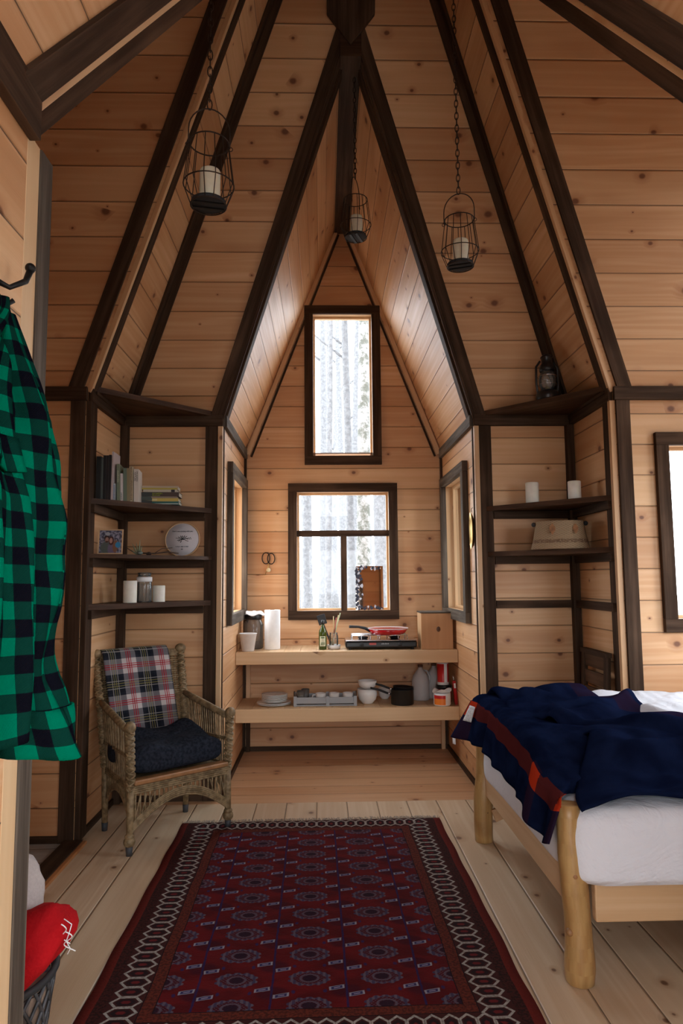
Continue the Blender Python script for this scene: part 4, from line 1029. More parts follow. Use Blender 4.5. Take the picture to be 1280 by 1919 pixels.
for i, (c, t, lb, ox, st, L) in enumerate(ps):
    b_ = flat_book(pb, z, L, 0.15, t, c, lb, 0.05+0.02*(i % 3), ox, st); z += t+0.0006
    if 'lime' in lb:
        text('WILD GARDEN', 0.013, (-0.03, -0.0012, t*0.66), plain('lime_ink', (0.35, 0.5, 0.03), 0.6), b_, name='spine_lettering', sx=0.95)
        text('FIELD GUIDE', 0.010, (-0.03, -0.0012, t*0.24), bpy.data.materials['lime_ink'], b_, name='spine_lettering', sx=0.95)
pk = edge_pt(271, 930, 0.12)
for i in range(3): flat_book(pk, SZ+i*0.028, 0.10, 0.12, 0.026, [(0.03, 0.035, 0.03), (0.045, 0.06, 0.05), (0.02, 0.025, 0.022)][i], 'small dark green book behind the flat pile, '+['lowest', 'middle', 'topmost'][i]+' of three', 0.3, grp='small dark books behind the pile')
# framed photograph
pf = edge_pt(206, 1036, 0.05)
r = empty('photo_frame', (pf.x, pf.y, 1.723), 'small framed photograph of two people leaning on the left corner shelf', 'photo frame', rz=0.12)
w, h, th_ = 0.078, 0.165, -0.16
Rm = Matrix.Rotation(-0.16, 4, 'X')
mb = MB()
for (a, b) in (((-w, 0), (w, 0)), ((-w, h), (w, h))): mb.bar((a[0], 0, a[1]+0.004*(1 if a[1] == 0 else -1)), (b[0], 0, b[1]+0.004*(1 if a[1] == 0 else -1)), 0.007, 0.012, (0, 1, 0))
for a in (-w, w): mb.bar((a-0.004*(a/w), 0, 0.008), (a-0.004*(a/w), 0, h-0.008), 0.007, 0.012, (0, 1, 0))
mb.xf(Rm).build('frame', M['pine_pale'], r, weld=False)
g = Graph('printed_photo'); u, v = g.uv(); n_ = g.noise(g.comb(u*9.0, v*9.0), 1.0, 4.0)
col = g.mix(n_.step(0.4, 0.6), (0.07, 0.07, 0.10), (0.30, 0.30, 0.38))
def blob(col, cx_, cy_, rx, ry, c, soft=0.2):
    d = (((u-cx_)/rx)*((u-cx_)/rx)+((v-cy_)/ry)*((v-cy_)/ry)).sqrt()
    return g.mix(d.rstep(1-soft, 1+soft), col, c)
for a in ((0.30, 0.22, 0.24, 0.30, (0.10, 0.12, 0.11)), (0.55, 0.18, 0.16, 0.28, (0.16, 0.13, 0.20)), (0.72, 0.30, 0.12, 0.28, (0.22, 0.11, 0.07)),
          (0.33, 0.64, 0.12, 0.17, (0.05, 0.03, 0.025)), (0.34, 0.58, 0.08, 0.12, (0.36, 0.20, 0.16)), (0.53, 0.55, 0.12, 0.20, (0.07, 0.03, 0.025)), (0.52, 0.55, 0.07, 0.12, (0.45, 0.25, 0.21)),
          (0.34, 0.50, 0.06, 0.04, (0.08, 0.04, 0.03)), (0.84, 0.36, 0.12, 0.13, (0.05, 0.25, 0.45)), (0.36, 0.85, 0.10, 0.08, (0.38, 0.38, 0.42))): col = blob(col, *a)
mt = g.fin(col, 0.15)
MB().poly([(-w+0.008, -0.003, 0.008), (w-0.008, -0.003, 0.008), (w-0.008, -0.003, h-0.008), (-w+0.008, -0.003, h-0.008)], [(0, 0), (1, 0), (1, 1), (0, 1)]).xf(Rm).build('photograph', mt, r)
MB().box(-w+0.008, w-0.008, -0.001, 0.004, 0.008, h-0.008).xf(Rm).build('backing', M['matt_black'], r)
MB().bar((0, 0.02, 0.11), (0, 0.075, 0.0), 0.03, 0.003, (0, 1, 0)).build('stand', M['matt_black'], r)
# embroidery hoop
ph = at(342, 1012, 'Y', YN-0.055)
r = empty('embroidery_hoop', (ph.x, YN-0.075, 1.724), 'round white embroidery hoop with dark lettering leaning against the wall', 'embroidery hoop')
Rh = 0.123; Rm = Matrix.Rotation(-0.14, 4, 'X') @ T(0, 0, Rh)
RX = Matrix.Rotation(PI/2, 4, 'X')
MB().tube([(Rh*math.cos(2*PI*k/48), 0, Rh*math.sin(2*PI*k/48)) for k in range(48)], 0.005, 8, closed=True).xf(Rm).build('hoop', M['pine_pale'], r)
MB().lathe([(0.001, 0.002), (Rh-0.003, 0.002), (Rh-0.003, -0.002), (0.001, -0.002)], 48, M4=RX).xf(Rm).build('fabric', plain('white_linen', (0.66, 0.62, 0.64), 0.9, noise=0.03, scale=300), r)
rx = PI/2-0.14
def hp(x, z): return (Rm @ Vector((x, -0.0045, z)))
text("Don't see coming with you", 0.0135, hp(0, 0.060), M['ink'], r, rot=(rx, 0, 0), name='stitched_lettering')
text("today's sign is near", 0.0125, hp(0, -0.052), M['ink'], r, rot=(rx, 0, 0), name='stitched_lettering')
text("P9", 0.0145, hp(0, -0.074), M['ink'], r, rot=(rx, 0, 0), name='stitched_lettering')
mb = MB(); rr = random.Random(3)
for (a, L) in ((2.9, .045), (2.5, .035), (0.25, .06), (0.05, .062), (-0.4, .045), (0.7, .04), (3.4, .035), (4.3, .03), (3.7, .03), (1.6, .03), (2.0, .032), (1.1, .034)):
    e_ = (L*math.cos(a), L*math.sin(a)*0.8); mb.tube([(0, -0.0035, 0), (e_[0]*.5, -0.0035, e_[1]*.5+0.003), (e_[0], -0.0035, e_[1])], [0.0018, 0.0012, 0.0006], 5)
    for t in (0.6, 0.8, 1.0): mb.box(e_[0]*t-0.003, e_[0]*t+0.003, -0.0045, -0.0035, e_[1]*t-0.001, e_[1]*t+0.003)
mb.xf(Rm).build('stitched_branch', M['ink'], r)
# twigs, air plant, pebbles
p0 = edge_pt(265, 1036, 0.09)
r = empty('dried_twigs', (p0.x, p0.y, 1.723), 'dried forked twigs lying between the photo frame and the round hoop', 'twigs')
mb = MB()
for pts, rd in (([(-0.13, 0.0, 0.07), (-0.06, 0, 0.025), (0, 0, 0.008)], .003), ([(-0.02, 0, 0.015), (0.08, 0.02, 0.012), (0.17, 0.03, 0.022), (0.24, 0.05, 0.012)], .005), ([(0.08, 0.02, 0.012), (0.13, 0.03, 0.045), (0.2, 0.04, 0.05)], .0025)): mb.tube(pts, rd, 7)
mb.build('twig', plain('twig_bark', (0.09, 0.055, 0.035), 0.8, noise=0.4), r)
r = empty('air_plant', (p0.x-0.012, p0.y-0.028, 1.723), 'small green air plant with stiff pointed leaves beside the photo frame', 'plant')
mb = MB()
for k, (a, L) in enumerate(((2.2, .10), (1.75, .085), (1.35, .105), (1.1, .07), (2.6, .07), (0.6, .05))):
    mb.tube([(0, 0, 0.0), (L*.45*math.cos(a), -0.01*(k % 3), L*.5*math.sin(a)), (L*.8*math.cos(a)*0.9, -0.015*(k % 3), L*math.sin(a))], [0.006, 0.005, 0.001], 6)
mb.build('leaf', plain('sage_leaf', (0.22, 0.25, 0.15), 0.6), r)
for (px_, rad, lb, c) in ((262, .017, 'rounded grey-green pebble beside the air plant', (0.16, 0.19, 0.16)), (279, .016, 'dark brown pebble in the middle of the live-edge shelf', (0.05, 0.03, 0.03))):
    q = edge_pt(px_, 1036, 0.10 if rad == .016 else 0.035)
    MB().ball((0, 0, rad*0.75), rad, 10, sx=1.2, sz=0.75).build('pebble', plain('stone', c, 0.7, noise=0.3), None, lb, 'pebble', loc=(q.x, q.y, 1.723))
# candles and jar on the lowest left shelf
for (a, b, top, lb) in ((231, 256, 1088, 'white pillar candle left of the glass jar, the taller of the two'), (286, 309, 1097, 'white pillar candle right of the glass jar, the shorter of the two')):
    q = edge_pt((a+b)/2, 1120, 0.075); d = (q-EYE).dot(_f); rad = (b-a)/2/1279*d; h = edge_pt((a+b)/2, top, 0.075).z-1.406
    MB().lathe([(rad-0.001, 0), (rad, 0.003), (rad, h-0.004), (rad-0.004, h), (rad*0.7, h-0.005), (0.001, h-0.006)], 32).build('pillar_candle', M['wax_white'], None, lb, 'candle', 'candles on the lowest left shelf', loc=(q.x, q.y, 1.406))
q = edge_pt(270, 1120, 0.09)
r = empty('glass_jar', (q.x, q.y, 1.406), 'clear glass mason jar with a white band between the two candles', 'jar')
MB().lathe([(0.001, 0.003), (0.044, 0.0), (0.050, 0.008), (0.050, 0.145), (0.042, 0.165), (0.042, 0.185)], 32).build('glass_body', M['glass'], r)
MB().lathe([(0.0512, 0.138), (0.0512, 0.168), (0.045, 0.17)], 32).build('label_band', M['paper'], r)
MB().lathe([(0.044, 0.176), (0.045, 0.198), (0.02, 0.20), (0.001, 0.20)], 32).build('lid', M['glass'], r)
mb = MB()
for k in range(9):
    a = 2*PI*k/9; mb.tube([(0.03*math.cos(a), 0.03*math.sin(a), 0.006), (0.030*math.cos(a+.2), 0.03*math.sin(a+.2), 0.125)], 0.004, 6)
mb.build('contents', plain('jar_sticks', (0.32, 0.22, 0.16), 0.7), r)

# ------------------------------------------------------------------ rug
RX0, RX1, RY0, RY1 = -0.895, 0.752, 2.45, 4.565
g = Graph('turkmen_rug'); x_, y_ = g.uv()           # metres from the rug's middle
HWR, HLR = (RX1-RX0)/2, (RY1-RY0)/2
ax_ = x_.abs(); ay_ = y_.abs()
wob = (g.noise(g.comb(x_*40.0, y_*40.0), 1.0, 1.0)-0.5)*0.006
u = x_+wob; v = y_+(g.noise(g.comb(x_*37.0+5.0, y_*41.0), 1.0, 1.0)-0.5)*0.005
nn = g.noise(g.comb(x_*5.0, y_*9.0), 1.0, 3.0)
field = g.mix(nn.step(0.35, 0.65), (0.075, 0.003, 0.005), (0.115, 0.005, 0.007))
GU, GV = 0.284, 0.172
pu = (u/GU+0.5).fract()-0.5; pv = (v/GV+0.5).fract()-0.5
px_, py_ = pu*GU, pv*GV
def ell(a, b, rx, ry): return ((a/rx)*(a/rx)+(b/ry)*(b/ry)).sqrt()
# major medallion: eight lobes around a dark centre
e0 = ell(px_, py_, 0.088, 0.054)
lob = ((px_*165.0).cos()*(py_*210.0).cos())
ring_ = (e0-0.82+lob*0.10).abs().rstep(0.07, 0.15)
inner = e0.rstep(0.72, 0.84)
cen = ell(px_, py_, 0.030, 0.022)
blue = (0.045, 0.04, 0.085); pale = (0.10, 0.085, 0.12); darkc = (0.022, 0.006, 0.016)
wv_ = ((px_*420.0).sin()*(py_*420.0).sin()).gt(0.25)
col = g.mix(inner*0.75, field, g.mix(wv_*0.6, (0.05, 0.005, 0.012), pale))
col = g.mix(ring_*0.9, col, g.mix(((px_*300.0).sin()).gt(0.0), pale, blue))
col = g.mix(cen.rstep(0.8, 1.0), col, darkc)
col = g.mix((cen-1.15).abs().rstep(0.12, 0.2)*0.7, col, pale)
# minor motif on the half cells: dark ring, blue line, two slanted white-edged lozenges
qu = (u/GU).fract()-0.5; qv = (v/GV).fract()-0.5; qx, qy = qu*GU, qv*GV
m0 = ell(qx, qy, 0.075, 0.050)
col = g.mix(m0.rstep(0.55, 1.0)*0.7, col, (0.035, 0.003, 0.010))
col = g.mix((qx.abs().rstep(0.003, 0.0055))*0.85, col, (0.018, 0.012, 0.07))
col = g.mix(ell(qx.abs()-0.082, qy, 0.008, 0.012).rstep(0.7, 1.1)*0.8, col, (0.02, 0.015, 0.08))
for s_ in (-1, 1):
    a = qx-s_*0.037; b = qy+s_*0.020-a*0.22
    m_ = (a.abs()/0.029).max(b.abs()/0.0115)
    col = g.mix(m_.rstep(0.96, 1.06), col, (0.26, 0.25, 0.31)); col = g.mix(m_.rstep(0.70, 0.80), col, (0.035, 0.03, 0.10))
    col = g.mix((a.abs()/0.012).max(b.abs()/0.0035).rstep(0.9, 1.1)*0.8, col, (0.25, 0.22, 0.32))
# borders
de = (HWR-ax_); dl = (HLR+0.085-ay_); dm = de.min(dl)
def band(lo, hi, c, a=1.0):
    global col
    col = g.mix(dm.gt(lo)*dm.lt(hi)*a, col, c)
fuzz = g.noise(g.comb(x_*90.0, y_*90.0), 1.0, 2.0)
band(-1.0, 0.042, g.mix(fuzz, (0.09, 0.008, 0.006), (0.15, 0.016, 0.009)))
band(0.042, 0.085, g.mix(fuzz.step(0.4, 0.6), (0.020, 0.006, 0.005), (0.05, 0.010, 0.008)))
band(0.085, 0.215, (0.045, 0.010, 0.009))
band(0.215, 0.265, g.mix(fuzz.step(0.4, 0.6), (0.06, 0.012, 0.008), (0.12, 0.022, 0.012)))
band(0.263, 0.267, (0.012, 0.004, 0.006)); band(0.213, 0.217, (0.012, 0.004, 0.006))
# white lattice: crossing waves along the border
tt = g.math('LESS_THAN', de, dl)
along_ = g.mix(tt, g.comb(x_, 0, 0), g.comb(y_, 0, 0)); sp = g.nt.nodes.new('ShaderNodeSeparateXYZ'); g.nt.links.new(along_.k, sp.inputs[0]); al = E(g, sp.outputs[0])
PW = 0.062
cc = (dm-0.150)/0.062; ca_ = ((al/PW+0.5).fract()-0.5).abs()*2.0      # 0 at cell middle, 1 at cell ends
hexd = ca_.max(cc.abs()+ca_*0.45-0.02)
lat = (hexd-0.88).abs().rstep(0.075, 0.13)*dm.gt(0.088)*dm.lt(0.212)
col = g.mix(lat, col, g.mix(fuzz.step(0.35, 0.6), (0.22, 0.20, 0.18), (0.38, 0.35, 0.32)))
ins = hexd.rstep(0.55, 0.66)*dm.gt(0.088)*dm.lt(0.212)
col = g.mix(ins*0.9, col, (0.015, 0.006, 0.008)); col = g.mix(hexd.rstep(0.22, 0.34)*dm.gt(0.088)*dm.lt(0.212)*0.9, col, (0.13, 0.012, 0.014))
g.bump(fuzz, 0.6, 0.003)
M['rug'] = g.fin(col, 0.95, 0.0, 0.15)
cxr, cyr = (RX0+RX1)/2, (RY0+RY1)/2
r = empty('oriental_rug', (cxr, cyr, 0.0), 'dark red oriental rug with a white lattice border on the pine floor', 'rug', rz=0.012)
def edge_w(y): return 0.0025*math.sin(y*9)+0.004*nz(y, 1.3, 0, 3)
mb = MB()
f_ = lambda u, v: ((u-0.5)*2*HWR+edge_w(v*3)*(2*u-1), (v-0.5)*2*HLR, 0.008+0.0015*nz(u*5, v*7))
mb.grid(f_, 40, 60, fuv=lambda u, v: ((u-0.5)*2*HWR, (v-0.5)*2*HLR))
bd = [f_(i/40, 0) for i in range(41)] + [f_(1, j/60) for j in range(1, 61)] + [f_(1-i/40, 1) for i in range(1, 41)] + [f_(0, 1-j/60) for j in range(1, 60)]
uvb = lambda p: (p[0], p[1])
for i in range(len(bd)):
    a, b = bd[i], bd[(i+1) % len(bd)]
    mb.poly([a, (a[0], a[1], 0.0), (b[0], b[1], 0.0), b], [uvb(a), uvb(a), uvb(b), uvb(b)])
mb.build('pile', M['rug'], r)
mb = MB(); rr = random.Random(11)
for e_ in (1, -1):
    n = 420
    for i in range(n):
        x = -HWR+2*HWR*(i+rr.random())/n; L = rr.uniform(0.035, 0.065); dx = rr.uniform(-0.02, 0.02)
        mb.tube([(x, e_*(HLR-0.003), 0.005), (x+dx*.5, e_*(HLR+L*.5), 0.004+rr.random()*0.004), (x+dx, e_*(HLR+L), 0.002+rr.random()*0.004)], 0.0014, 3)
mb.build('fringe', plain('rug_fringe', (0.36, 0.32, 0.28), 0.95), r, kind='stuff', weld=False)

# ------------------------------------------------------------------ wicker armchair
CHX, CHY, CHR = -1.01, 4.46, 0.691
ch = empty('wicker_armchair', (CHX, CHY, 0), 'brown wicker armchair in the left corner under the bookshelves', 'chair', rz=CHR)
FL, FR = Vector((-0.325, -0.235, 0)), Vector((0.325, -0.235, 0)); BL, BR = Vector((-0.272, 0.245, 0)), Vector((0.272, 0.215, 0))
SZt = 0.385
def braided(name, pts, r_, turns_per_m=30, rb=0.0062):
    mb = MB(); mb.tube(pts, r_, 12)
    P = [Vector(p) for p in pts]; L = [0]
    for i in range(1, len(P)): L.append(L[-1]+(P[i]-P[i-1]).length)
    tot = L[-1]; N = int(tot*turns_per_m*10)
    for hand in (1, -1):
        for ph in (0, PI):
            q = []
            for k in range(N+1):
                s_ = tot*k/N; i = max(j for j in range(len(L)-1) if L[j] <= s_+1e-9); t = (s_-L[i])/(L[i+1]-L[i])
                c = P[i].lerp(P[i+1], t); d = (P[i+1]-P[i]).normalized(); a = d.orthogonal().normalized(); b = d.cross(a)
                an = ph+hand*2*PI*s_*turns_per_m*0.5; q.append(c+(a*math.cos(an)+b*math.sin(an))*(r_+rb*0.25))
            mb.tube(q, rb, 5)
    return mb.build(name, M['wicker'], ch)
def leg(p, top, big):
    mb = MB(); q = Vector(p)
    mb.tube([q+Vector((0, 0, 0.05)), q+(Vector(top)-q)*0.5+Vector((0, 0, .02)), Vector(top)], [0.018, 0.021, 0.022], 12)
    if big: mb.ball(q+Vector((0, 0, 0.075)), 0.034, 8, sz=0.9); mb.ball(q+Vector((0, 0, 0.105)), 0.028, 8, sz=0.6)
    o = mb.build('leg', M['wicker'], ch)
    MB().tube([q+Vector((0, 0, 0.010 if p is FR else 0.0)), q+Vector((0, 0, 0.05))], [0.017, 0.020], 12).build('foot_cap', plain('grey_cap', (0.05, 0.05, 0.055), 0.6), o)
AT = 0.685
bkL, bkR = Vector((-0.295, 0.395, 1.05)), Vector((0.295, 0.365, 1.05))
leg(FL, FL+Vector((0.005, 0.005, SZt)), True); leg(FR, FR+Vector((-0.005, 0.005, SZt)), True)
leg(BL, BL+Vector((-0.005, 0.0, SZt)), False); leg(BR, BR+Vector((0.005, 0, SZt)), False)
flT, frT = Vector((-0.335, -0.235, AT)), Vector((0.335, -0.235, AT))
braided('arm_post', [FL+Vector((0.005, 0.005, SZt-0.03)), flT], 0.021); braided('arm_post', [FR+Vector((-0.005, 0.005, SZt-0.03)), frT], 0.021)
for q in (flT, frT): MB().ball(q+Vector((0, 0, 0.022)), 0.034, 10).build('finial', M['wicker'], ch)
bl0, br0 = BL+Vector((-0.005, 0, SZt)), BR+Vector((0.005, 0, SZt))
braided('back_post', [bl0, bl0.lerp(bkL, 0.5)+Vector((0, -0.01, 0)), bkL], 0.022); braided('back_post', [br0, br0.lerp(bkR, 0.5)+Vector((0, -0.01, 0)), bkR], 0.022)
for q in (bkL, bkR): MB().ball(q+Vector((0, 0, 0.025)), 0.038, 10, sz=0.85).build('finial', M['wicker'], ch)
# arm rails
def arm(front, b0, b1):
    t = b0.lerp(b1, 0.52)
    pts = [front+Vector((0, 0, -0.005)), front.lerp(t, 0.35)+Vector((0, 0, 0.012)), front.lerp(t, 0.75)+Vector((0, 0, 0.035)), t+Vector((0, 0, 0.05))]
    MB().tube(pts, [0.020, 0.022, 0.022, 0.018], 12).build('armrest', M['wicker'], ch); return pts
armL = arm(flT, bl0, bkL); armR = arm(frT, br0, bkR)
def lerp_path(pts, t):
    n = len(pts)-1; i = min(n-1, int(t*n)); return pts[i].lerp(pts[i+1], t*n-i)
# back panel
def bp(u, v):
    l = bl0.lerp(bkL, v); r_ = br0.lerp(bkR, v); p = l.lerp(r_, u); p.y += 0.03*math.sin(PI*u); p.z += 0.0; return p
mb = MB()
for i in range(1, 26): mb.tube([bp(i/26, v/6)+Vector((0, 0.004, 0)) for v in range(0, 7)], 0.005, 5)
for j in range(0, 46): mb.tube([bp(i/26, j/46+0.01)+Vector((0, 0.005*(-1)**(i+j), 0)) for i in range(27)], 0.0058, 5)
for v in (0.96, 0.98, 1.0): mb.tube([bp(i/20, v)+Vector((0, 0.0, 0.012)) for i in range(21)], 0.012, 8)
mb.build('back_panel', M['wicker'], ch)
# side panels: from the arm down to the arched skirt
def side_panel(a0, b0, armp, nm, up_only=False, n=24):
    mb = MB(); a0, b0 = Vector(a0), Vector(b0)
    def arch(u): return 0.13+0.17*max(0.0, math.sin(PI*u))**0.6
    for i in range(n+1):
        u = i/n; f = a0.lerp(b0, u); top = lerp_path(armp, u); seat = Vector((f.x*1.02, f.y, SZt))
        lo = Vector((f.x, f.y, arch(u))); mb.tube([lo, seat, top], 0.0042, 5)
        if i % 2: mb.tube([lo+Vector((0, 0.006, 0)), seat+Vector((0, 0.006, 0)), top+Vector((0, .006, 0))], 0.0035, 5)
    for (f_, cnt) in ((lambda u: arch(u), 4),):
        for k in range(cnt): mb.tube([Vector((*(a0.lerp(b0, u/20).xy), f_(u/20)+0.011*k)) for u in range(21)], 0.0058, 6)
    for z0 in (SZt-0.03, SZt-0.018, SZt-0.006, SZt+0.006, 0.535, 0.547):
        q = []
        for u in range(21):
            f = a0.lerp(b0, u/20); tt_ = lerp_path(armp, u/20); s_ = min(1, max(0, (z0-SZt)/(tt_.z-SZt)))
            p = Vector((f.x*1.02, f.y, 0)).lerp(Vector((tt_.x, tt_.y, 0)), s_); p.z = z0; q.append(p+Vector((0.003*(-1)**u, 0, 0)))
        mb.tube(q, 0.0062, 6)
    return mb.build(nm, M['wicker'], ch)
side_panel(FL, BL, armL, 'side_panel'); side_panel(FR, BR, armR, 'side_panel')
# front skirt
mb = MB()
def fa(u): return 0.115+0.155*math.sin(PI*u)**0.9
n = 22
for i in range(n+1):
    u = i/n; f = FL.lerp(FR, u); mb.tube([(f.x, f.y-0.004, fa(u)+0.02), (f.x, f.y-0.004, SZt-0.03)], 0.0062, 6)
for u0 in (0.02, 0.08, 0.14, 0.86, 0.92, 0.98):
    f = FL.lerp(FR, u0); g2_ = FL.lerp(FR, u0+(0.07 if u0 < .5 else -0.07)); mb.tube([(f.x, f.y-0.008, fa(u0)), (g2_.x, g2_.y-0.008, SZt-0.06)], 0.004, 5)
for k in range(5): mb.tube([(*(FL.lerp(FR, u/30).xy-Vector((0, 0.006+0.003*(u % 2)))), fa(u/30)+0.011*k) for u in range(31)], 0.0062, 6)
for k in range(4): mb.tube([(*(FL.lerp(FR, u/30).xy-Vector((0, 0.006+0.004*((u+k) % 2)))), SZt-0.048+0.0115*k) for u in range(31)], 0.0065, 6)
mb.build('front_skirt', M['wicker'], ch)
mb = MB(); z0, z1 = SZt-0.004, SZt+0.026
mb.box(-0.31, 0.31, -0.262, -0.20, z0, z1); mb.build('seat_rail', M['pine_orange'] if 0 else plain('seat_wood', (0.34, 0.16, 0.065), 0.4, noise=0.2, scale=20), ch, bevel=0.008)
MB().poly([(-0.30, -0.2, SZt+0.005), (0.30, -0.2, SZt+0.005), (0.265, 0.22, SZt+0.005), (-0.265, 0.23, SZt+0.005)]).build('seat', M['wicker'], ch, solid=0.02)
# navy cushion
def rect_loop(a, hx, hy, pw=0.35):
    c, s_ = math.cos(a), math.sin(a); return (hx*math.copysign(abs(c)**pw, c), hy*math.copysign(abs(s_)**pw, s_))
g = Graph('navy_fleece'); g.obj(); n_ = g.noise(g.ov, 60.0, 4.0); g.bump(n_, 0.5, 0.004)
M['navy'] = g.fin(g.mix(n_.step(0.3, 0.7), (0.012, 0.014, 0.020), (0.028, 0.032, 0.045)), 0.95, 0.0, 0.05)
mb = MB(); NU, NV = 56, 14
def cush(u, v):
    a = 2*PI*u; ph = PI*(v-0.5); rr_ = math.cos(ph)**0.35 if abs(v-0.5) < 0.4999 else 0.0
    x, y = rect_loop(a, 0.312, 0.235); x *= rr_; y *= rr_; th_ = 0.055*math.copysign(abs(math.sin(ph))**0.6, math.sin(ph))
    lump = (0.035*nz(x*6+2, y*6, 1)+0.016*math.sin(x*17+y*13+1)+0.018*abs(math.sin(x*7-y*16))) if v > 0.5 else 0
    return (x, y-0.015+0.01*nz(x*5, y*5, 3), SZt+0.105+th_*1.35+lump*(abs(rr_) > 0.0)+0.03*max(0, y/0.2)*(v > .5))
mb.grid(cush, NU, NV); mb.xf(RZ(CHR)).xf(T(CHX, CHY, 0))
for i in range(len(mb.v)): pass
mb.build('seat_cushion', M['navy'], None, 'rumpled dark navy folded blanket cushion on the wicker chair seat', 'cushion', sub=1)
# tartan throw over the back
g = Graph('tartan_wool'); x_, y_ = g.uv()
def tart(a, P):
    f = (a/P).fract(); mid = (f-0.5).abs()
    white = mid.gt(0.29)                         # pale block
    red = ((mid-0.445).abs().rstep(0.008, 0.014)).max((mid-0.497).abs().rstep(0.010, 0.016))
    blackb = (mid-0.12).abs().lt(0.095)
    thin = (mid-0.035).abs().rstep(0.008, 0.013); th2 = (mid-0.10).abs().rstep(0.007, 0.012)
    return white, red, blackb, thin, th2
wx = x_ + (g.noise(g.comb(x_*8.0, y_*8.0), 1.0, 1.0)-0.5)*0.004
a = tart(wx+0.055, 0.235); b = tart(y_+0.045, 0.235)
def side_c(q): 
    c = g.mix(q[0], (0.055, 0.06, 0.085), (0.62, 0.55, 0.53)); c = g.mix(q[2]*(1.0-q[0])*0.8, c, (0.012, 0.014, 0.022))
    c = g.mix(q[1]*q[0], c, (0.42, 0.02, 0.03)); c = g.mix(q[3]*(1.0-q[0])*0.8, c, (0.42, 0.38, 0.15)); return g.mix(q[4]*(1.0-q[0])*0.8, c, (0.5, 0.46, 0.42))
ca2, cb2 = side_c(a), side_c(b)
m_ = g.mix(0.5, ca2, cb2)
dk = g.mix(1.0, ca2, cb2, 'MULTIPLY')
tw = ((x_+y_)*900.0).sin()*0.5+0.5
both = a[0]*b[0]; neither = (1.0-a[0])*(1.0-b[0])
col = g.mix(neither*0.9, m_, g.mix(0.15, (0.008, 0.009, 0.014), m_))
col = g.mix((1.0-both)*(1.0-neither)*0.55, col, (0.05, 0.055, 0.075))
col = g.mix((a[1]*a[0]).max(b[1]*b[0])*0.75, col, (0.42, 0.015, 0.03))
col = g.mix(g.math('MAXIMUM', a[4]*(1.0-a[0]), b[4]*(1.0-b[0]))*0.6, col, (0.45, 0.42, 0.38))
col = g.mix(g.math('MAXIMUM', a[3]*(1.0-a[0]), b[3]*(1.0-b[0]))*0.5, col, (0.35, 0.30, 0.10))
col = g.mix(0.35, col, g.mix(1.0, col, (0.45, 0.45, 0.48), 'MULTIPLY'))
g.bump(tw+g.noise(g.comb(x_*200.0, y_*200.0), 1.0, 2.0), 0.3, 0.002)
M['tartan'] = g.fin(col, 0.95, 0.0, 0.1, **{'Sheen Weight': 0.1})
def throw(u, v):
    # u across, v from the back hem over the top rail down to the seat
    Lb, Lf = 0.30, 0.62; s_ = -Lb+(Lb+Lf)*v
    top = (bkL+bkR)/2; up = ((bkL+bkR)/2-(bl0+br0)/2).normalized(); n = Vector((0, -up.z, up.y)).normalized()
    x = -0.275+0.47*u
    rr_ = 0.026; arc = PI*rr_
    off = 0.006*math.sin(u*14+v*3)+0.004*nz(u*4, v*5)
    curve_y = 0.03*math.sin(PI*(x+0.29)/0.58)
    if s_ < -arc/2: p = top - up*(-s_-arc/2) - n*(rr_+0.004+off)
    elif s_ < arc/2: a_ = (s_/arc)*PI; p = top + n*(math.sin(a_)*rr_) + up*(math.cos(a_)*(rr_+0.006))
    else: p = top - up*(s_-arc/2) + n*(rr_+0.006+off)
    sh = 0.02*max(0, s_)/Lf
    return (x+sh*2.2+0.0, p.y+curve_y, p.z+0.012)
mb = MB(); mb.grid(throw, 40, 70, fuv=lambda u, v: (u*0.47, v*0.92)); mb.xf(RZ(CHR)).xf(T(CHX, CHY, 0))
mb.build('tartan_throw', M['tartan'], None, 'red, white and navy tartan blanket draped over the wicker chair back', 'blanket', solid=0.008)

# ------------------------------------------------------------------ bed
g = Graph('peeled_log'); x_, y_ = g.uv(); g.obj(); n_ = g.noise(g.comb(x_*3.0, y_*30.0), 1.0, 4.0); n2 = g.noise(g.ov, 7.0, 3.0)
d_, c1_, c2_ = g.vor(g.comb(x_*5.0, y_*9.0), 1.0); kn = d_.rstep(0.05, 0.12)*c1_.lt(0.35)
g.bump(n_+n2*2.0, 0.5, 0.006)
col = g.mix(n_.step(0.3, 0.7), (0.50, 0.31, 0.12), (0.36, 0.19, 0.065)); col = g.mix(n2.step(0.5, 0.8)*0.5, col, (0.22, 0.10, 0.03)); col = g.mix(kn*0.8, col, (0.09, 0.035, 0.012))
M['log'] = g.fin(col, 0.38)
BX0, BX1, BY0, BY1 = 0.95, 3.02, 2.74, 4.18
bed = empty('log_bed', (BX0, BY0, 0), 'rustic bed frame with peeled log legs and pine rails at the right', 'bed')
def log_leg(x, y, h, sd, r0=0.052):
    rr = random.Random(sd); mb = MB(); N = 14; pts = []; rad = []
    for i in range(N+1):
        t = i/N; pts.append((x+0.010*math.sin(t*4+sd), y+0.008*math.cos(t*3+sd*2), h*t)); rad.append(r0*(1.04-0.16*t)*(1+0.05*math.sin(t*11+sd)+0.06*rr.random()))
    rad[0] *= 0.96; mb.tube([(pts[0][0], pts[0][1], 0.0)]+[(p[0], p[1], p[2]+0.006) for p in pts], [rad[0]*0.9]+rad, 20)
    o = mb.build('leg', M['log'], bed)
    mb = MB()
    for k in range(2):
        z = [0.62, 0.30][k]*h; a = [3.5+sd, 2.6+sd*1.3][k]
        mb.ball((x+math.cos(a)*r0*0.85, y-abs(math.sin(a))*r0*0.85, z), 0.016, 8)
    mb.build('knot', plain('log_knot', (0.25, 0.12, 0.045), 0.5, noise=0.4), o)
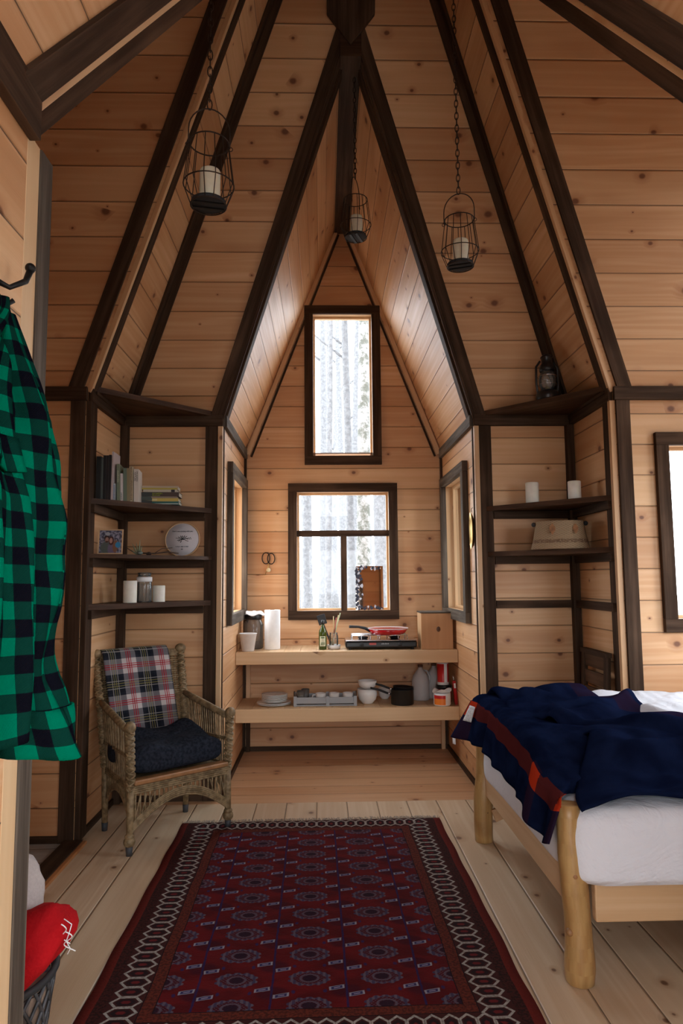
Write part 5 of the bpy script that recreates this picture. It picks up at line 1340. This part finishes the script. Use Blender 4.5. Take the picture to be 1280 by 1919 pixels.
log_leg(0.02, 0.03, 0.655, 1); log_leg(0.0, 1.45, 0.60, 4, 0.054); log_leg(2.02, 0.03, 0.6, 7); log_leg(2.02, 1.42, 0.6, 9)
def rail(x0, x1, y0, y1, z0, z1, nm='rail'): MB().box(x0, x1, y0, y1, z0, z1).build(nm, M['pine_pale'], bed, bevel=0.006)
rail(-0.005, 0.03, 0.075, 1.40, 0.275, 0.44, 'foot_rail'); rail(0.085, 1.97, -0.018, 0.024, 0.235, 0.40, 'side_rail'); rail(0.06, 1.97, 1.425, 1.465, 0.21, 0.375, 'side_rail')
rail(2.0, 2.04, 0.08, 1.37, 0.275, 0.44, 'head_rail')
MB().bar((0.04, 1.40, 0.16), (0.40, 1.38, 0.30), 0.07, 0.03, (0, 1, 0)).build('brace', M['pine_board'], bed, bevel=0.004)
MB().bar((0.62, 0.0, 0.34), (0.70, -0.02, 0.005), 0.06, 0.03, (0, 1, 0)).build('brace', M['pine_pale'], bed, bevel=0.004)
for i in range(10): MB().box(0.1+i*0.19, 0.19+i*0.19, 0.026, 1.42, 0.345, 0.365).build('slat', M['pine_board'], bed)
# sheeted mattress + rumpled white bedding
g = Graph('white_sheet'); g.obj(); n_ = g.noise(g.ov, 3.0, 4.0, 0.6, 1.5); n2 = g.noise(g.ov, 14.0, 3.0, 0.6, 1.0)
g.bump(n_+n2*0.25, 0.55, 0.035); M['sheet'] = g.fin((0.78, 0.80, 0.86), 0.9, 0.0, 0.1)
def ztop(y): # height of the made bed over its depth
    t = min(1, max(0, (y-0.0)/0.55)); t = t*t*(3-2*t); return 0.655+0.155*t
def mat(u, v):
    x0, x1, y0, y1 = -0.018, 2.0, -0.066, 1.47; a = 2*PI*u; hx, hy = (x1-x0)/2, (y1-y0)/2; cx_, cy_ = (x0+x1)/2, (y0+y1)/2
    q = [(0.97, 0.375), (1.0, 0.40), (1.005, 0.47), (1.0, 0.56), (0.985, 0.62), (0.95, 0.655), (0.85, 0.67), (0.6, 0.68), (0.3, 0.68), (0.0, 0.68)]
    i = min(8, int(v*9)); t = v*9-i; s_ = q[i][0]*(1-t)+q[i+1][0]*t; z = q[i][1]*(1-t)+q[i+1][1]*t
    x, y = rect_loop(a, hx, hy, 0.14)
    fold = 0.016*nz(x*5+z*5, y*5, z*4)*(1 if v < .6 else 0.4)
    return (cx_+x*s_+fold*(x/hx), cy_+y*s_-abs(fold)*0.8*(y/hy), z+0.006*nz(x*3, y*3))
mb = MB(); mb.grid(mat, 140, 30); mb.xf(T(BX0, BY0, 0))
mb.build('mattress', M['sheet'], None, 'mattress in a white fitted sheet on the log bed', 'mattress', sub=1)
def duvet(u, v):
    y = 0.05+1.45*v; xs_ = 0.42+0.40*(1-v); x = xs_+(2.02-xs_)*u
    wr = 0.030*nz(x*3.2, y*4.0, 2)+0.018*nz(x*8, y*9, 5)+0.012*abs(nz(x*15, y*13, 8))
    e_ = min(1, min(u, 1-u, v, 1-v)*9); z = 0.69+(ztop(y)-0.655)*1.0+0.02; return (x+0.01*nz(y*6, 3), y, 0.675*(1-e_**0.5)+(z+wr)*e_**0.5)
mb = MB(); mb.grid(duvet, 110, 90); mb.xf(T(BX0, BY0, 0))
mb.build('white_duvet', M['sheet'], None, 'rumpled white duvet on the far side of the bed', 'duvet', sub=0, solid=0.012)
# navy blanket with plaid hem
g = Graph('navy_blanket'); x_, y_ = g.uv()      # x: distance from the hem inwards, y: along the bed's width
n_ = g.noise(g.comb(x_*9.0, y_*9.0), 1.0, 5.0); fz = g.noise(g.comb(x_*260.0, y_*260.0), 1.0, 2.0)
g.bump(n_*0.5+fz*0.3, 0.35, 0.006)
base = g.mix(n_.step(0.3, 0.7), (0.004, 0.0065, 0.022), (0.008, 0.014, 0.044))
def bandx(a, lo, hi): return a.gt(lo)*a.lt(hi)
A1 = bandx(x_, 0.145, 0.235); A2 = bandx(x_, 0.74, 0.86)
B1 = bandx(y_, 0.24, 0.33); B2 = bandx(y_, 1.42, 1.52); B0 = bandx(y_, -0.1, 0.035)
A = A1; B = B1.max(B2).max(B0)
col = g.mix(A*0.9, base, (0.085, 0.016, 0.014)); col = g.mix(B*(1.0-A)*(1.0-x_.gt(0.24))*0.5, col, (0.035, 0.012, 0.022))
col = g.mix(A2*0.35, col, (0.035, 0.012, 0.02)); col = g.mix(A*B, col, (0.40, 0.035, 0.012))
M['blanket'] = g.fin(col, 1.0, 0.0, 0.0)
def drape(u, v):
    """lower layer: hem hanging on the foot side, over the mattress edge"""
    y = -0.02+1.53*v
    Ld = 0.255-0.115*max(0, 1-v*3.0)+0.025*math.sin(v*5+0.6)+0.02*nz(v*6, 0.5)
    Lt = 0.66; s_ = u*(Ld+Lt)
    zt = ztop(y)+0.022; edge = -0.02
    fold = (0.012*math.sin(v*23+1.2+2*math.sin(v*7))+0.008*math.sin(v*47)+0.02*nz(v*9, 2.2))
    if s_ < Ld:
        t = 1-s_/Ld            # 1 at the hem
        flare = 0.012+0.045*t+fold*(0.3+0.9*t)+0.10*max(0, v-0.86)/0.14*t
        rnd_ = 0.03*(1-min(1, (1-t)*0+ (s_/Ld)))
        return (edge-flare, y+0.03*max(0, v-0.9)*10*t*0.5+0.01*math.sin(v*31)*t, zt-(Ld-s_)*0.98-0.012*(1 if s_ > Ld*0.92 else 0))
    q = s_-Ld; ex = edge+q
    y = max(y, 0.04+0.10*min(1, q*12)) if v < 0.12 else y
    return (ex, y, zt-0.03*max(0, 1-v*10)*min(1, q*12)+0.010*min(1, q/0.04)+0.012*nz(ex*5, y*5, 4)+0.012*math.sin(y*13+ex*6)*min(1, q*8)*0.6)
Lu = lambda u, v: (u*0.96, 1.53*(v))
mb = MB(); mb.grid(drape, 70, 120, fuv=Lu); mb.xf(T(BX0, BY0, 0))
bl = mb.build('wool_blanket', M['blanket'], None, 'navy wool blanket with red plaid hem folded over the foot of the bed', 'blanket', solid=0.006, off=0.0)
def fold_layer(u, v):
    y = -0.045+1.56*v
    near = 1-v
    xl = 0.02+0.19*max(0, 1-v*1.55)**0.8*0+0.0+0.20*math.exp(-((v-0.35)/0.28)**2)+0.05*math.sin(v*9)+0.04*nz(v*5, 7.7)
    k_ = min(1, max(0, (v-0.02)/0.25)); xl = xl*k_+0.035*(1-k_)
    xr = 0.56+0.03*math.sin(v*6)+0.55*(1-v)+0.05*nz(v*4, 1.1)
    x = xl+(xr-xl)*u
    z = ztop(y)+0.050+0.026*nz(x*4, y*4.5, 1)+0.018*math.sin(y*14-x*9+2*nz(x*3, y*3, 2))+0.055*abs(nz(x*2.4+3, y*6, 6))
    for (m_, q_, w_, h_) in ((0.28, 0.25, 0.035, 0.030), (0.55, -0.35, 0.03, 0.034), (0.86, 0.5, 0.04, 0.036), (1.10, -0.2, 0.035, 0.03), (1.30, 0.35, 0.03, 0.028)):
        z += h_*math.exp(-((y-m_-q_*(x-0.4)-0.03*math.sin(x*9))/w_)**2)*min(1, 6*u)
    e_ = min(1.0, min(u, 1-u)*10)
    z -= 0.022*(1-e_**0.5)
    if v < 0.05: z -= (0.05-v)/0.05*0.025
    if v > 0.97: z -= (v-0.97)/0.03*0.05
    return (x, y, z)
mb = MB(); mb.grid(fold_layer, 70, 130, fuv=lambda u, v: (0.30+u*0.6, 1.53*v+0.35*0)); mb.xf(T(BX0, BY0, 0)); 
for i in range(len(mb.v)): mb.v[i] = tuple(Vector(mb.v[i]))
o_ = mb.build('folded_layer', M['blanket'], bl, solid=0.010, off=0.0)
q = T(BX0, BY0, 0)
pL = Vector(drape(0.16, 0.955))+Vector((-0.010, 0, 0)); mb = MB()
mb.grid(lambda a, b: Vector(drape(0.12+0.10*b, 0.925+0.05*a))+Vector((-0.012, -0.004, 0)), 6, 6); mb.xf(q); mb.build('care_label', plain('label_white', (0.62, 0.62, 0.62), 0.8, noise=0.25, scale=90), bl, solid=0.001)
mb = MB(); mb.grid(lambda a, b: Vector(drape(0.0, 0.975+0.012*a))+Vector((-0.006, 0, -0.035*b)), 3, 3); mb.xf(q); mb.build('hem_tag', M['paper'], bl, solid=0.001)

# ------------------------------------------------------------------ buffalo check jacket on a hook
g = Graph('buffalo_check'); x_, y_ = g.uv(); CK = 0.036
wob = (g.noise(g.comb(x_*7.0, y_*7.0), 1.0, 2.0)-0.5)*0.010
a = ((x_+wob)/CK*0.5).fract().gt(0.5); b = ((y_+wob)/CK*0.5).fract().gt(0.5)
tw = (((x_+y_)*1500.0).sin())*0.5+0.5; fz = g.noise(g.comb(x_*400.0, y_*400.0), 1.0, 2.0)
grn, mid, blk = (0.0, 0.125, 0.068), (0.003, 0.028, 0.020), (0.004, 0.004, 0.007)
col = g.mix(a*b, g.mix(a.max(b), blk, g.mix(tw*0.5, mid, (0.002, 0.03, 0.02))), grn)
g.bump(tw*0.4+fz, 0.4, 0.002)
M['check'] = g.fin(col, 1.0, 0.0, 0.0)
WX = CX-HW
jk = empty('flannel_jacket', (WX+0.04, 1.42, 2.16), 'green and black buffalo check flannel jacket hanging on the left wall', 'jacket')
jl = jk.location.copy()
def body(u, v):
    z = 2.165-0.90*v; a = PI*(u)-PI/2                     # half loop bulging into the room
    sh = min(1, v/0.30); hw = 0.035+0.25*(sh*sh*(3-2*sh)) ; cy_ = 1.45-0.26*(sh*sh*(3-2*sh))
    dep = 0.035+0.09*min(1, v/0.5)+0.035*v
    fd = 0.020*math.sin(a*9+v*3)*min(1, v*3)+0.014*math.sin(a*17+v*5)*v+0.02*nz(u*7, v*4)
    return (WX+0.014+max(0.004, (dep+fd)*math.cos(a)**0.75 if math.cos(a) > 0 else 0.0), cy_+math.sin(a)*hw, z+0.02*math.sin(u*9)*(v > 0.97)-0.02*math.sin(a)*v)
mb = MB(); mb.grid(body, 90, 80, fuv=lambda u, v: (u*1.0, v*0.955)); mb.xf(T(*(-jl)))
mb.build('jacket_body', M['check'], jk, solid=0.006)
def bel_(v): return math.exp(-((v-0.52)/0.25)**2)
def sleeve(u, v):
    z = 2.13-0.905*v; a = 2*PI*u; s_ = min(1, v/0.25)
    cx_ = WX+0.045+0.034*s_+0.036*v+0.012*bel_(v)+0.025*max(0, v-0.85)/0.15; cy_ = 1.455+0.005*v
    bel = math.exp(-((v-0.52)/0.25)**2); rx = (0.022+0.036*s_)*(1+0.25*max(0, v-0.8)/0.2)+0.014*bel; ry = (0.022+0.042*s_)
    fd = 1+0.13*math.sin(a*3+v*14)*s_+0.10*math.sin(a*5-v*9)+0.2*nz(u*3, v*8)*s_
    x = cx_+rx*math.cos(a)*fd; return (max(WX+0.014, x), cy_+ry*math.sin(a)*fd, z-0.015*math.cos(a)*v)
mb = MB(); mb.grid(sleeve, 44, 80, fuv=lambda u, v: (u*0.50, v*0.945)); mb.xf(T(*(-jl))); mb.build('sleeve', M['check'], jk, solid=0.005)
def cuff(u, v):
    p = Vector(sleeve(u, 0.915+0.105*v)); c = Vector((WX+0.13, 1.46, p.z)); d = p-c; d.z = 0; p = c+d*1.10; p.x = max(WX+0.014, p.x); return p
mb = MB(); mb.grid(cuff, 44, 8, fuv=lambda u, v: (u*0.50+0.02, 0.9+v*0.10)); mb.xf(T(*(-jl))); mb.build('cuff', M['check'], jk, solid=0.006)
def flap(u, v):
    p = Vector(body(0.50+0.22*u, 0.36+0.075*v+0.03*(0.5-abs(u-0.5))*v)); return p+Vector((0.012, 0, 0))
mb = MB(); mb.grid(flap, 12, 5, fuv=lambda u, v: (u*0.13, v*0.07)); mb.xf(T(*(-jl))); mb.build('pocket_flap', M['check'], jk, solid=0.005)
MB().tube([(WX+0.02, 1.47, 2.10), (WX+0.06, 1.50, 2.02), (WX+0.07, 1.47, 1.97)], [0.02, 0.026, 0.012], 10).xf(T(*(-jl))).build('collar', M['check'], jk)
MB().lathe([(0.001, 0), (0.007, 0), (0.007, 0.003), (0.001, 0.003)], 12, M4=Matrix.Rotation(PI/2, 4, 'Y')).xf(T(WX+0.155-jl.x, 1.475-jl.y, 1.30-jl.z)).build('button', M['matt_black'], jk)
r = empty('coat_hook', (WX, 1.50, 2.23), 'black iron coat hook on the left wall above the jacket', 'hook')
MB().tube([(0.003, 0.0, 0.0), (0.035, 0.01, -0.015), (0.055, 0.045, 0.015), (0.060, 0.055, 0.045)], [0.008, 0.006, 0.007, 0.008], 10).build('prong', M['black_iron'], r)
MB().ball((0.060, 0.056, 0.052), 0.012, 8).build('knob', M['black_iron'], r)
MB().box(0.0005, 0.006, -0.018, 0.018, -0.05, 0.04).build('back_plate', M['black_iron'], r, bevel=0.004)
MB().tube([(0.004, 0, -0.035), (0.03, -0.01, -0.07), (0.05, 0.0, -0.05)], [0.006, 0.005, 0.006], 8).build('lower_prong', M['black_iron'], r)

# ------------------------------------------------------------------ laundry basket
lby = 2.16; lbx = at(103, 1738, 'Y', lby).x-0.205
r = empty('wire_basket', (lbx, lby, 0), 'dark woven basket of laundry on the floor behind the corner post', 'basket')
mb = MB(); R0, R1, Hb = 0.145, 0.20, 0.40
for k in range(22):
    for hand in (1, -1):
        q = []
        for i in range(9):
            t = i/8; a = 2*PI*k/22+hand*t*1.3; R = R0+(R1-R0)*t; q.append((R*math.cos(a), R*math.sin(a), Hb*t+0.004))
        mb.tube(q, 0.0055, 5)
mb.build('weave', plain('dark_bark_strip', (0.05, 0.05, 0.055), 0.45, noise=0.5), r)
mb = MB()
for (R, z0, t) in ((R0, 0.008, .008), (R1, Hb, .011)): MB().tube([(R*math.cos(2*PI*k/32), R*math.sin(2*PI*k/32), z0) for k in range(32)], t, 8, closed=True).build('rim', M['matt_black'], r)
g = Graph('mixed_laundry'); g.obj(); d_, c1_, c2_ = g.vor(g.ov, 9.0); n_ = g.noise(g.ov, 14.0, 3.0)
g.bump(n_, 0.7, 0.02); M['laundry'] = g.fin(g.mix(c1_, (0.05, 0.07, 0.10), g.mix(c2_, (0.30, 0.16, 0.05), (0.35, 0.36, 0.40))), 0.9)
def lump(c, rx, ry, rz_, rot, seed, amp=0.12, fr=3.0):
    mb = MB()
    def f(u, v):
        a = 2*PI*u; p = PI*v; d = Vector((math.sin(p)*math.cos(a), math.sin(p)*math.sin(a), -math.cos(p)))
        k = 1+amp*mn.noise(d*fr+Vector((seed, 0, 0)))+amp*0.4*mn.noise(d*fr*2.7+Vector((seed, 5, 0)))
        return rot @ Vector((d.x*rx*k, d.y*ry*k, d.z*rz_*k))+Vector(c)
    return mb.grid(f, 48, 28)
I3 = Matrix.Identity(3)
def cone_fill(u, v):
    t = v; R = (R0+(R1-R0)*t)*0.93; a = 2*PI*u; return (R*math.cos(a)*(1+0.03*math.sin(a*7+t*9)), R*math.sin(a), 0.02+(Hb-0.05)*t)
mb = MB(); mb.grid(cone_fill, 40, 12); mb.grid(lambda u, v: (R1*0.92*v*math.cos(2*PI*u), R1*0.92*v*math.sin(2*PI*u), Hb-0.03+0.03*(1-v)), 40, 5)
mb.xf(T(lbx, lby, 0)).build('laundry', M['laundry'], None, 'mixed dark and tan clothes showing through the sides of the woven basket', 'clothes')
g = Graph('white_fleece'); g.obj(); n_ = g.noise(g.ov, 120.0, 3.0); n2 = g.noise(g.ov, 8.0, 2.0); g.bump(n_+n2, 0.5, 0.005)
M['fleece'] = g.fin(g.mix(n_, (0.45, 0.40, 0.38), (0.60, 0.55, 0.53)), 0.95, 0.0, 0.1)
g = Graph('red_fleece'); g.obj(); n_ = g.noise(g.ov, 120.0, 3.0); n2 = g.noise(g.ov, 9.0, 2.0); g.bump(n_+n2*1.5, 0.5, 0.006)
M['redfl'] = g.fin(g.mix(n_, (0.36, 0.004, 0.008), (0.50, 0.012, 0.016)), 0.95, 0.0, 0.1)
from mathutils import Euler
lump((lbx-0.02, lby+0.08, 0.55), 0.155, 0.12, 0.17, Euler((0.0, 0.30, 0)).to_matrix(), 3, 0.14, 1.6).build('fleece_garment', M['fleece'], None, 'off-white fleece garment heaped on top of the laundry basket', 'clothes')
lump((lbx+0.08, lby-0.05, 0.455), 0.225, 0.14, 0.10, Euler((0.0, -0.62, 0.1)).to_matrix(), 9, 0.14, 1.5).build('fleece_garment', M['redfl'], None, 'bright red fleece garment hanging out of the laundry basket over its rim', 'clothes')
p = at(120, 1722, 'Y', 2.06); p.z -= 0.39
r = empty('white_string', p, 'loose white string loops hanging from the red fleece', 'string')
mb = MB()
for (dx, dz, w_) in ((0.0, 0.0, 0.02), (0.012, -0.02, 0.03)):
    mb.tube([(dx+0.5*w_*math.sin(t*0.55), -0.02+0.004*t, 0.385+dz-0.006*t) for t in range(14)], 0.0016, 6)
mb.tube([(0.0, 0, 0.39), (0.022, 0, 0.375), (0.015, 0, 0.35), (0.008, 0, 0.33), (0.020, 0, 0.31), (0.012, 0, 0.295)], 0.0015, 6)
mb.build('cord', M['paper'], r)
